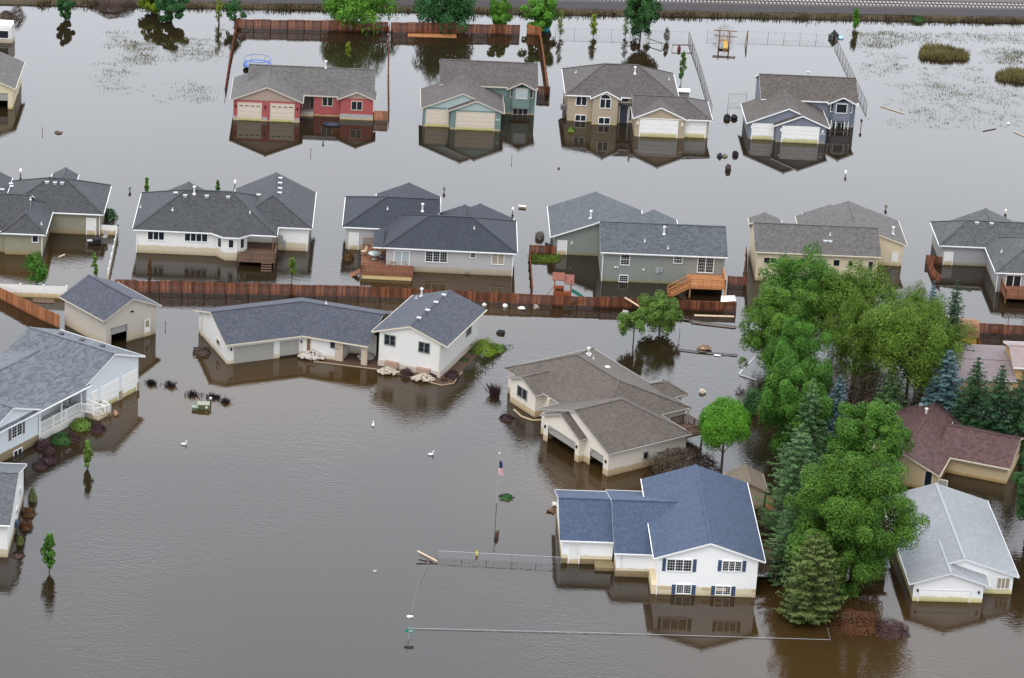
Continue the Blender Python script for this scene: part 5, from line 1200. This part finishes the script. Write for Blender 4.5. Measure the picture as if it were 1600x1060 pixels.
chain('wire fence far behind the slate blue house', [A(1105, 58), A(1200, 60), A(1300, 64)], .95, WIRE)
chain('wire gate left of the slate blue house', [A(1136, 186), A(1138, 158), A(1166, 158)], 1.0, WIRED)
chain('bent wire fence right of the leaning side fence by the ball tree', [A(1059, 545), A(1062, 520)], .5, WIRED, wires=2)
chain('low dark rail half under water below the two light green trees', [A(1058, 547), A(1100, 552), A(1152, 556)], .12, WIRED, step=4, wires=1, vert=100, r=.05)
chain('low dark rail half under water near the fence end', [A(1062, 500), A(1110, 507), A(1150, 512)], .12, WIRED, step=6, wires=1, vert=100, r=.05)

# ------------------------------------------------------------------ things in the water and in the yards
def thing(name, label, cat, u, v, rz=0, z=0.0, group=None): p = at(u, v); return empty(name, (p.x, p.y, z), rz, label, cat, group)
def part(t, name, mat, fn, smooth=False): m = MB(); fn(m); return m.build(name, mat, t, smooth)
# flagpole and flag at half mast
t = thing('flagpole', 'tall thin metal flagpole standing in the open pond', 'flagpole', 776, 786)
part(t, 'pole', METAL, lambda m: m.tube((0, 0, -1.5), (0, 0, 5.35), .045, .03, 8)); part(t, 'ball', VENTW, lambda m: m.blob((0, 0, 5.42), .09, .09, .09, 1, 8, 6, 0), True)
fm, ft, fb = nmat('flag_cloth'); o_ = objc(ft); sx = ft.nodes.new("ShaderNodeSeparateXYZ"); ft.links.new(o_, sx.inputs[0])
wv = ft.nodes.new("ShaderNodeMath"); wv.operation = 'FRACT'; ft.links.new(mathn(ft, 'MULTIPLY', sx.outputs['X'], 13.0), wv.inputs[0])
stripe = mixc(ft, (.55, .03, .05), (.8, .8, .8), mathn(ft, 'GREATER_THAN', wv.outputs[0], .5))
ft.links.new(mixc(ft, stripe, (.03, .05, .16), mathn(ft, 'GREATER_THAN', sx.outputs['Z'], .62)), fb.inputs['Base Color'])
def f(m):                                                             # hangs limp: folds along the drop
    n = 10; zz = [1.5, 1.0, .5, 0.0]; rows = []
    for k, z in enumerate(zz): rows.append([(.03 + i * .032 * (1 + .12 * k), .07 * math.sin(i * 1.9 + k * .5) * (i / n) ** .5, z - .028 * i) for i in range(n + 1)])
    for k in range(3):
        for i in range(n): m.poly([rows[k + 1][i], rows[k + 1][i + 1], rows[k][i + 1], rows[k][i]])
m = MB(); f(m); fl = m.build('flag', fm); p = at(776, 786); fl.location = (p.x, p.y, 3.2); md = fl.modifiers.new('thickness', 'SOLIDIFY'); md.thickness = .01
tag(fl, 'limp striped red and white flag with blue corner hanging from the flagpole', 'flag')
# street sign
t = thing('street_sign', 'green street name sign barely above the water in the foreground', 'sign', 638, 999)
SG = surf('sign_green', (.02, .22, .17), .5, .03)
part(t, 'pole', METAL, lambda m: m.tube((0, 0, -1.5), (0, 0, 1.1), .035, n=7))
bl = part(t, 'sign_blade', SG, lambda m: m.box(-.35, .5, -.012, .012, .72, 1.0)); part(t, 'sign_blade', SG, lambda m: m.box(-.012, .012, -.4, .4, 1.02, 1.26))
part(bl, 'lettering', WHT, lambda m: [m.box(.02 + .075 * i, .075 + .075 * i, -.018, -.0125, .8, .8 + (.12 if i % 3 else .09)) for i in range(5)])
# trampoline
t = thing('trampoline', 'round trampoline with blue edge pad behind the red house', 'trampoline', 402, 106)
BLUE_ = surf('pad_blue', (.03, .09, .36), .6, .1)
part(t, 'mat', surf('trampoline_mat', (.22, .23, .26), .8, .1), lambda m: m.lathe((0, 0, .5), [(1.55, 0), (1.55, .02)], 24))
def f(m):
    for i in range(24):
        a0, a1 = 6.283 * i / 24, 6.283 * (i + 1) / 24
        m.poly([(1.5 * math.cos(a0), 1.5 * math.sin(a0), .53), (1.95 * math.cos(a0), 1.95 * math.sin(a0), .53), (1.95 * math.cos(a1), 1.95 * math.sin(a1), .53), (1.5 * math.cos(a1), 1.5 * math.sin(a1), .53)])
        m.poly([(1.95 * math.cos(a0), 1.95 * math.sin(a0), .38), (1.95 * math.cos(a1), 1.95 * math.sin(a1), .38), (1.95 * math.cos(a1), 1.95 * math.sin(a1), .53), (1.95 * math.cos(a0), 1.95 * math.sin(a0), .53)])
part(t, 'edge_pad', BLUE_, f)
for k in range(6): part(t, 'leg', METAL, lambda m, k=k: m.tube((1.8 * math.cos(k * 1.047), 1.8 * math.sin(k * 1.047), -1), (1.8 * math.cos(k * 1.047), 1.8 * math.sin(k * 1.047), 1.35), .04))
def f(m):
    m.path([(1.8 * math.cos(a * .2618), 1.8 * math.sin(a * .2618), 1.32) for a in range(25)], .05)
part(t, 'net_hoop', surf('hoop_blue', (.10, .16, .36), .5), f)
# wooden playset with green slide
t = thing('playset', 'red brown wooden playset with green slide by the long fence', 'playset', 879, 462)
RB = surf('playset_wood', (.28, .075, .028), .7, .2, 4); RR = surf('playset_roof', (.20, .075, .055), .8, .1)
for x in (-1.0, .9):
    for y in (-.7, .7): part(t, 'post', RB, lambda m, x=x, y=y: m.box(x - .06, x + .06, y - .06, y + .06, -1.2, 2.3))
part(t, 'platform', RB, lambda m: m.box(-1.05, .95, -.75, .75, .25, .33)); part(t, 'wall', RB, lambda m: (m.box(-1.05, .1, -.78, -.72, .3, 1.5), m.box(.1, .95, -.78, -.72, .3, .75)))
part(t, 'window', DARK, lambda m: [m.box(-.8 + .3 * i, -.6 + .3 * i, -.80, -.781, .85, 1.15) for i in range(3)])
part(t, 'roof', RR, lambda m: (m.hexa([(-1.3, -1.0, 2.2), (.1, -1.0, 2.2), (.1, .0, 2.75), (-1.3, .0, 2.75), (-1.3, -1.0, 2.28), (.1, -1.0, 2.28), (.1, .0, 2.83), (-1.3, .0, 2.83)]), m.hexa([(-1.3, 1.0, 2.2), (-1.3, .01, 2.75), (.1, .01, 2.75), (.1, 1.0, 2.2), (-1.3, 1.0, 2.28), (-1.3, .01, 2.83), (.1, .01, 2.83), (.1, 1.0, 2.28)]), m.hexa([(.12, -1.0, 1.8), (1.2, -1.0, 1.8), (1.2, .9, 2.2), (.12, .9, 2.2), (.12, -1.0, 1.88), (1.2, -1.0, 1.88), (1.2, .9, 2.28), (.12, .9, 2.28)])))
def f(m):
    for i in range(8):
        f0, f1 = i / 8, (i + 1) / 8; g = lambda q: (1.0 + 1.7 * q, -.3 - .5 * q, .75 - .85 * q ** 1.3)
        a, b_ = g(f0), g(f1); m.hexa([(a[0], a[1] - .25, a[2] - .06), (b_[0], b_[1] - .25, b_[2] - .06), (b_[0], b_[1] + .25, b_[2] - .06), (a[0], a[1] + .25, a[2] - .06), (a[0], a[1] - .25, a[2]), (b_[0], b_[1] - .25, b_[2]), (b_[0], b_[1] + .25, b_[2]), (a[0], a[1] + .25, a[2])])
        for s_ in (-.27, .27): m.bar((a[0], a[1] + s_, a[2] + .06), (b_[0], b_[1] + s_, b_[2] + .06), .05, .2)
part(t, 'slide', surf('slide_green', (.02, .17, .12), .4), f); part(t, 'ladder', RB, lambda m: (m.bar((-1.1, -.4, 1.2), (-1.8, -.5, .2), .06), m.bar((-1.8, -.5, .2), (-1.2, -.5, -.6), .06)))
t = thing('playset', 'distant timber playset with yellow slide near the railway bank', 'playset', 1131, 71); t.scale = (.8, .8, .85)
TW_ = woodmat('play_timber', (.16, .085, .045), (.28, .16, .085))
for x in (-.9, .9):
    for y in (-.6, .6): part(t, 'post', TW_, lambda m, x=x, y=y: m.box(x - .08, x + .08, y - .08, y + .08, -1.2, 2.4))
part(t, 'beam', TW_, lambda m: (m.box(-1.9, 2.2, -.7, -.55, 1.7, 1.85), m.box(-1.9, 2.2, .55, .7, 2.3, 2.45), m.box(-1, 1, -.7, .7, .8, .9)))
part(t, 'slide', surf('slide_yellow', (.50, .30, .05), .5), lambda m: m.hexa([(-.15, -1.9, -.3), (.55, -1.9, -.3), (.55, -.7, .85), (-.15, -.7, .85), (-.15, -1.9, -.2), (.55, -1.9, -.2), (.55, -.7, .95), (-.15, -.7, .95)]))
p = at(1131, 66); bush('dead_shrub', p.x, p.y + 1.5, 1.6, 2.6, 'bare twiggy shrub behind the distant playset', DEDB, 131, leaf=.1, n=700, cat='shrub')
t = thing('swing_frame', 'slanted post frame right of the distant playset', 'frame', 1165, 70)
part(t, 'post', TW_, lambda m: m.bar((-.2, -.5, -.8), (.2, .5, 2.0), .12)); part(t, 'brace', TW_, lambda m: m.bar((.25, .9, -.8), (.2, .5, 2.0), .12))
# low rail fences far back
for lab, pts in (('low dark rail fence left of the bare sapling', [A(1010, 66), A(1034, 74)]), ('low dark rail fence with a red pump right of the bare sapling', [A(1050, 77), A(1082, 77)])): chain(lab, pts, .6, WIRED, step=3.2, wires=1, vert=50, r=.05, name='rail_fence')
t = thing('pump', 'small dark red pump standing at the low rail fence', 'pump', 1061, 78); part(t, 'body', surf('pump_red', (.12, .03, .025), .7), lambda m: (m.lathe((0, 0, -.3), [(.25, 0), (.25, .6), (.15, .75), (.2, .95), (.05, 1.05)], 10)))
# white freezer by the beige house
t = thing('freezer', 'white chest freezer behind the beige house', 'freezer', 1066, 150); part(t, 'body', surf('freezer_body', (.36, .35, .34), .5, .08), lambda m: m.box(-.9, .9, -.45, .45, -.4, .75)); part(t, 'lid', WHT, lambda m: m.box(-1.0, 1.0, -.75, .6, .75, .88))
# dark inflatable tub
t = thing('inflatable_boat', 'dark blue inflatable boat afloat in front of the red house', 'boat', 518, 196)
def f(m):
    n = 20; pts = [(1.0 * math.cos(6.283 * i / n) + .05 * math.sin(i * 2), .6 * math.sin(6.283 * i / n), .12) for i in range(n + 1)]; m.path(pts, .17, 8)
part(t, 'tube', surf('rubber_navy', (.018, .022, .04), .45), f, True); part(t, 'floor', surf('rubber_grey', (.05, .055, .075), .6), lambda m: m.lathe((0, 0, .03), [(.6, 0), (.6, .03)], 14)); part(t, 'cover', surf('tarp_dark', (.04, .045, .065), .5), lambda m: m.blob((.1, 0, .14), .75, .35, .1, 4, 12, 6, .2))
# mailboxes on posts, seen in a line down the drowned street
def mailbox(u, v, label, col=(.76, .75, .72), rz=0, h=.55):
    t = thing('mailbox', label, 'mailbox', u, v, rz, group='mailboxes along the drowned street')
    part(t, 'post', DECKG, lambda m: m.box(-.05, .05, -.05, .05, -1, h))
    def f(m):
        pr = [(-.14, h), (.14, h), (.14, h + .18)] + [(.14 * math.cos(a * .5236), h + .18 + .14 * math.sin(a * .5236)) for a in range(1, 6)] + [(-.14, h + .18)]
        n = len(pr); a = [(x, -.28, z) for x, z in pr]; b_ = [(x, .28, z) for x, z in pr]; m.poly(a); m.poly(b_[::-1])
        for i in range(n): j = (i + 1) % n; m.poly([a[j], a[i], b_[i], b_[j]])
    part(t, 'box', surf('mailbox_paint_%d' % u, col, .5, .05), f)
for u, v, lab, c, h_ in ((32, 274, 'white mailbox furthest left, above the sage house', (.78, .77, .75), .45), (203, 299, 'small dark mailbox left of the white house', (.16, .16, .16), .3), (367, 291, 'white mailbox above the white house roof', (.78, .76, .73), .4), (694, 300, 'thin dark mailbox post above the light grey house', (.12, .12, .12), .35), (801, 333, 'pale mailbox on a dark post left of the floating crate', (.6, .6, .58), .35), (1321, 275, 'white mailbox below the slate blue house', (.78, .78, .77), .35), (1384, 327, 'dark brown mailbox above the cream house', (.16, .12, .09), .3), (1571, 334, 'pale mailbox above the right edge house', (.62, .58, .52), .2), (1345, 200, 'dark red post beside the slate blue house', (.10, .035, .03), .9)): mailbox(u, v, lab, c, 0, h_)
# newspaper tubes / posts poking out of the pond
for i, (u, v, lab) in enumerate(((485, 240, 'thin stake in front of the red house'), (799, 252, 'thin stake in front of the green house'), (66, 208, 'thin stake at the far left'), (258, 512, 'thin forked stake right of the detached garage'), (1597, 510, 'dark stake at the right edge'), (1575, 503, 'dark stake behind the dark red fence'))):
    t = thing('stake', lab, 'stake', u, v, group='stakes in the water'); part(t, 'shaft', DECKG, lambda m: m.bar((0, 0, -.6), (.05, 0, .75), .06)); part(t, 'tip', DECKG, lambda m: m.bar((-.03, 0, .55), (.12, .05, .72), .04))
# white floats in the pond
def jug(u, v, label, rz, z=.0):
    t = thing('white_decoy', label, 'float', u, v, rz, group='white floats in the pond')
    part(t, 'body', VENTW, lambda m: m.blob((0, 0, .06), .30, .15, .14, 3, 12, 8, .05), True); part(t, 'neck', VENTW, lambda m: (m.tube((.2, 0, .08), (.26, 0, .36), .07, .05, 8), m.blob((.27, 0, .38), .09, .07, .07, 2, 8, 6, 0)), True)
jug(287, 695, 'white float lying level, left part of the pond', 0); jug(583, 665, 'white float standing on end, middle of the pond', 90); jug(673, 711, 'white float with raised neck left of the flagpole', 10)
# utility boxes
t = thing('utility_box', 'large green utility box in the water right of the pale blue house', 'utility box', 318, 638, 5, group='green utility boxes'); UG = surf('utility_green', (.085, .105, .055), .6, .1)
part(t, 'cabinet', UG, lambda m: m.box(-.6, .6, -.4, .4, -.6, .5)); part(t, 'lid', surf('utility_lid', (.24, .25, .18), .6, .1), lambda m: m.box(-.64, .64, -.44, .44, .5, .58)); part(t, 'warning_label', surf('label_cream', (.7, .65, .5), .6), lambda m: m.box(.2, .42, -.42, -.401, .15, .42))
t = thing('utility_box', 'small pale green utility box left of the large one', 'utility box', 305, 640, 5, group='green utility boxes'); part(t, 'cabinet', UG, lambda m: m.box(-.32, .32, -.3, .3, -.6, .28)); part(t, 'lid', surf('utility_lid_pale', (.20, .25, .19), .6, .1), lambda m: m.box(-.35, .35, -.33, .33, .28, .36))
t = thing('marker_post', 'thin white topped marker post right of the green utility boxes', 'post', 329, 634); part(t, 'post', UG, lambda m: m.box(-.07, .07, -.07, .07, -.6, .75)); part(t, 'cap', VENTW, lambda m: m.box(-.12, .12, -.12, .12, .75, .92))
# rock piles and garden bed at the two storey end
def rocks(u, v, n, rx, ry, label, seed, mat, z=.1):
    p = at(u, v); r = random.Random(seed); m = MB()
    for i in range(n):
        a = r.uniform(0, 6.28); q = r.random() ** .5; x, y = rx * q * math.cos(a), ry * q * math.sin(a); s_ = r.uniform(.11, .24); m.blob((x, y, z + (1 - q) * .55 * rx + r.uniform(0, .08)), s_, s_ * .8, s_ * .6, i, 6, 4, .3)
    o = m.build('rock_pile', mat); o.location = p; tag(o, label, 'rocks', 'garden rock piles', 'stuff')
RW = surf('rock_white', (.46, .41, .37), .9, .4, 3); RC = surf('rock_cream', (.42, .37, .30), .9, .35, 3)
rocks(487, 560, 190, 1.45, .7, 'pale pink rock pile at the door of the long white house', 1, RW, .15); rocks(572, 561, 110, .8, .8, 'grey rock pile in the covered entry', 2, surf('rock_grey', (.38, .36, .35), .9, .3, 3), .15); rocks(606, 584, 110, 1.1, .55, 'pale rock pile under the left window of the two storey end', 3, RC, .15); rocks(661, 595, 110, 1.2, .55, 'cream rock pile under the right window of the two storey end', 4, RC, .15)
bed = MB(); bp_ = [A(490, 566), A(540, 572), A(590, 578), A(640, 590), A(690, 603), A(708, 600), A(722, 582), A(768, 540), A(750, 530), A(700, 560), A(560, 550)]
c0 = sum(bp_, Vector()) / len(bp_); k = len(bed.v); bed.v += [(p.x, p.y, -.12) for p in bp_] + [(c0.x + (p.x - c0.x) * .93, c0.y + (p.y - c0.y) * .93, .07) for p in bp_]; n = len(bp_)
bed.f += [(k + (i + 1) % n, k + i, k + n + i, k + n + (i + 1) % n) for i in range(n)] + [tuple(k + n + i for i in range(n))]
tag(bed.build('garden_bed', surf('mulch', (.075, .045, .028), .95, .4, 4)), kind='structure')
m = MB(); m.path([p + Vector((0, 0, .05)) for p in bp_[:7]], .07, 6); tag(m.build('bed_edging', surf('edging_concrete', (.30, .22, .15), .9, .15)), 'pale concrete edging curving round the rock garden bed', 'edging')
sp_ = []; rr = random.Random(9)
for i in range(260):
    f = rr.random(); a = A(722 + 60 * f, 592 - 52 * f); sp_.append((a.x + rr.uniform(-.2, 1.5) * (1 - f * .3), a.y + rr.uniform(-.6, .6), .6))
blades('lawn_strip', sp_, GRASSW, .03, .12, .05, .9, 12, 14, .4, 'strip of dark green lawn just under water beside the two storey end', 'grass')
sp_ = []
for i in range(200): a = A(rr.uniform(832, 872), rr.uniform(397, 411)); sp_.append((a.x, a.y, .6))
blades('lawn_strip', sp_, GRASSG, .05, .25, .06, .9, 13, 14, .4, 'bright green lawn corner left of the grey green house', 'grass')
m = MB(); m.path([A(803, 641) + Vector((0, 0, .05)), A(815, 652) + Vector((0, 0, .06)), A(832, 658) + Vector((0, 0, .06)), A(848, 657) + Vector((0, 0, .05))], .12, 6); tag(m.build('bed_edging', surf('edging_tan', (.34, .26, .17), .9, .15)), 'curved tan bed edging before the entry of the cream house', 'edging')
# furniture on the decks
HG = surf('patio_tan', (.42, .31, .22), .7, .1); BLK = surf('grill_black', (.02, .02, .022), .4)
p = A(585, 405, .8); t = empty('patio_table', (p.x, p.y, .8), 0, 'round glass patio table on the deck of the light grey house', 'table'); part(t, 'top', surf('table_glass', (.30, .36, .35), .1), lambda m: m.lathe((0, 0, .7), [(.75, 0), (.75, .04)], 20)); part(t, 'base', METAL, lambda m: (m.tube((0, 0, 0), (0, 0, .7), .05), m.lathe((0, 0, 0), [(.35, 0), (.1, .06)], 10)))
for u, v, rz, lab in ((568, 398, -60, 'tan patio chair left of the round table'), (583, 392, 180, 'tan patio chair behind the round table'), (597, 397, 120, 'tan patio chair right of the round table'), (614, 413, 0, 'tan chair left of the sliding door'), (631, 413, 0, 'tan chair right of the sliding door')):
    p = A(u, v, .8); t = empty('patio_chair', (p.x, p.y, .8), rz, lab, 'chair', 'patio chairs on the deck'); part(t, 'seat', HG, lambda m: m.box(-.27, .27, -.27, .27, .4, .46)); part(t, 'backrest', HG, lambda m: m.hexa([(-.27, .24, .46), (.27, .24, .46), (.27, .29, .46), (-.27, .29, .46), (-.25, .36, 1.0), (.25, .36, 1.0), (.25, .41, 1.0), (-.25, .41, 1.0)]))
    for x in (-.24, .24):
        for y in (-.24, .24): part(t, 'leg', HG, lambda m, x=x, y=y: m.box(x - .025, x + .025, y - .025, y + .025, 0, .4))
def grill(u, v, z, lab):
    p = A(u, v, z); t = empty('grill', (p.x, p.y, z), 0, lab, 'grill', 'covered grills'); part(t, 'bowl', BLK, lambda m: m.blob((0, 0, .75), .35, .33, .3, 2, 12, 8, .03), True); part(t, 'stand', METAL, lambda m: (m.bar((-.25, 0, 0), (0, 0, .6), .04), m.bar((.25, 0, 0), (0, 0, .6), .04), m.bar((0, .25, 0), (0, 0, .6), .04)))
grill(596, 412, .8, 'black kettle grill on the deck of the light grey house'); grill(1123, 424, 1.37, 'black grill on the orange deck'); grill(1208, 890, 1.52, 'grill on the deck of the blue roofed house')
# floating boards, panels and rubbish
def board(u0, v0, u1, v1, w_, lab, mat=RAWW, z0=.06, z1=.06, th=.07, name='floating_board'):
    a, b_ = A(u0, v0, z0), A(u1, v1, z1); c = (a + b_) / 2; m = MB(); m.bar(a - c, b_ - c, w_, th); o = m.build(name, mat); o.location = c; return tag(o, lab, 'board', 'floating boards')
board(652, 861, 683, 877, .16, 'pale timber plank sticking out at the end of the chain link fence', z0=.7, z1=.15); board(655, 866, 676, 878, .14, 'dark plank crossing under the pale one at the fence end', DECKG, .3, .05)
board(976, 465, 1004, 482, .3, 'long pale plank leaning over the middle fence by the light green tree', RAWW, 1.5, .5); board(1085, 493, 1147, 495, .35, 'pale board floating below the right end of the middle fence', RAWW); board(1080, 505, 1148, 513, .14, 'thin brown pole floating in front of the middle fence', DECKG)
board(1376, 166, 1413, 178, .1, 'pale pole floating in the drowned field', RAWW); board(1536, 205, 1556, 201, .12, 'thin brown board floating at the right', DECKG); board(1584, 206, 1600, 213, .1, 'short pale board floating at the right edge', RAWW)
board(1155, 584, 1180, 558, .16, 'white pole leaning up into the shrub left of the grove', WHT, .1, 1.6); board(1156, 586, 1182, 594, .2, 'grey pole lying in the water under the leaning white pole', METAL); board(92, 402, 101, 398, .18, 'small tan board afloat by the sage house', RAWW); board(1116, 555, 1126, 556, .25, 'white scrap board on the low dark rail', WHT)
board(1097, 545, 1103, 543, .3, 'pale scrap lying on the brown debris heap', RAWW, .3, .3)
def panel(q, lab, mat, z=.07, name='floating_raft'):
    P_ = [A(u, v, z) for u, v in q]; c = sum(P_, Vector()) / 4; m = MB(); m.hexa([p - c + Vector((0, 0, -.06)) for p in P_] + [p - c for p in P_]); o = m.build(name, mat); o.location = c; return tag(o, lab, 'panel', 'floating panels')
panel([(637, 57), (713, 59), (713, 52), (637, 48)], 'orange fence panel floating flat before the right fence run', DECKO); panel([(1126, 472), (1150, 470), (1148, 462), (1127, 462)], 'white sheet floating at the foot of the deck stairs', WHT, .3); panel([(52, 472), (85, 474), (84, 467), (50, 466)], 'grey brown raft of boards by the white vinyl fence', DECKG)
panel([(974, 497), (990, 497), (989, 489), (974, 491)], 'small orange board afloat beside the thin light green tree', DECKO, .15)
def junk(u, v, s_, lab, col, seed, h=.3, name='debris_lump', cat='debris'):
    p = A(u, v); m = MB(); m.blob((0, 0, h * .25), s_, s_ * .7, h, seed, 9, 5, .3); o = m.build(name, surf('debris_%d' % seed, col, .8, .25, 3)); o.location = p; return tag(o, lab, cat, 'floating debris')
for i, (u, v, s_, lab, c, h_) in enumerate(((91, 208, .55, 'dark brown debris lump in the far left water', (.10, .06, .04), .2), (783, 521, .5, 'black bag afloat right of the long house', (.02, .02, .022), .3), (1124, 245, .35, 'dark lump at the left of the three by the slate blue house', (.03, .035, .06), .4), (1132, 245, .35, 'olive lump in the middle of the three by the slate blue house', (.13, .14, .08), .25), (1148, 243, .4, 'black ball shaped lump by the slate blue house', (.015, .015, .02), .5), (1138, 266, .4, 'dark barrel like lump below the three lumps', (.06, .04, .035), .6), (1100, 546, .8, 'brown debris heap in the water below the middle fence', (.20, .12, .07), .35), (1098, 614, .4, 'small white topped crate afloat near the ball tree', (.6, .52, .42), .35), (1302, 60, .8, 'black tarpaulin heap at the end of the right side fence', (.02, .02, .025), .9), (1313, 60, .5, 'pale blue plastic scrap beside the black tarpaulin', (.35, .60, .70), .25), (851, 48, .7, 'teal plastic heap on the broken fence end', (.03, .22, .24), .7), (838, 50, .6, 'white plastic scrap on the broken fence end', (.65, .66, .68), .5), (604, 47, .4, 'red plastic toy at the foot of the fence by the gap', (.5, .07, .04), .45), (612, 49, .35, 'white plastic bag at the foot of the fence by the gap', (.75, .74, .72), .4), (862, 799, .55, 'brown debris caught at the left wall of the blue roofed house', (.13, .08, .055), .3), (868, 790, .4, 'white foam scrap at the left wall of the blue roofed house', (.6, .56, .5), .3), (1136, 186, .5, 'black bicycle heap left of the slate blue garage', (.02, .02, .02), .5), (1148, 186, .5, 'dark scrap heap at the slate blue garage corner', (.03, .025, .03), .45), (977, 489, .4, 'pale grey scrap by the light green tree', (.4, .4, .4), .25), (1555, 517, .4, 'white scrap with tan top before the dark red fence', (.55, .52, .48), .5), (730, 472, .35, 'dark scrap left of the white scraps by the middle fence', (.06, .06, .07), .3), (757, 478, .25, 'white scrap nearest the two storey end by the middle fence', (.7, .68, .64), .25), (789, 480, .28, 'white scrap in the middle of three by the middle fence', (.7, .68, .64), .3), (815, 483, .5, 'largest white scrap by the middle fence', (.62, .60, .56), .25), (838, 482, .35, 'grey brown scrap right of the largest white scrap', (.36, .31, .25), .35), (873, 264, .2, 'tiny red brown scrap left below the beige house', (.18, .07, .05), .15), (745, 868, .15, 'small yellow scrap on the chain link fence', (.6, .45, .05), .4), (586, 893, .18, 'tiny pale scrap in the lower pond', (.5, .42, .36), .1), (1576, 194, .2, 'tiny white scrap in the drowned field', (.75, .75, .74), .2), (181, 648, .35, 'terracotta flower pot afloat before the garage doors', (.38, .20, .13), .35), (640, 964, .3, 'white scrap at the end of the sunken dark cable', (.6, .6, .58), .1))): junk(u, v, s_, lab, c, 300 + i, h_)
p = A(816, 325); t = empty('crate', (p.x, p.y, 0), -8, 'pale wooden crate floating above the light grey house', 'crate'); part(t, 'lid', surf('crate_lid', (.62, .58, .48), .7), lambda m: m.box(-.45, .45, -.25, .25, .2, .26)); part(t, 'box', surf('crate_side', (.30, .24, .16), .8), lambda m: m.box(-.42, .42, -.22, .22, -.3, .2))
m = MB(); cb = [A(671, 875), A(664, 894), A(655, 912), A(649, 934), A(643, 960)]; m.path([q + Vector((0, 0, .03)) for q in cb], .06, 5); tag(m.build('sunken_cable', WIRED), 'dark cable trailing through the water below the pale plank', 'cable')
p = A(148, 382); t = empty('grill', (p.x, p.y, 0), 20, 'dark overturned grill cart inside the white side fence', 'grill', 'covered grills'); part(t, 'cart', BLK, lambda m: m.box(-.8, .7, -.3, .3, .1, .5)); part(t, 'hood', BLK, lambda m: m.blob((.2, 0, .6), .5, .35, .35, 5, 10, 6, .1)); part(t, 'shelf', METAL, lambda m: m.box(-.9, -.3, -.28, .28, .5, .56)); part(t, 'handle', BLK, lambda m: m.bar((.6, -.2, .5), (1.0, .1, 1.0), .08))
p = A(163, 377); t = empty('patio_chair', (p.x, p.y, .3), -30, 'grey brown chair beside the overturned grill cart', 'chair'); part(t, 'seat', GREY_T, lambda m: m.box(-.3, .3, -.3, .3, .2, .28)); part(t, 'backrest', GREY_T, lambda m: m.box(-.3, .3, .26, .32, .28, .95))
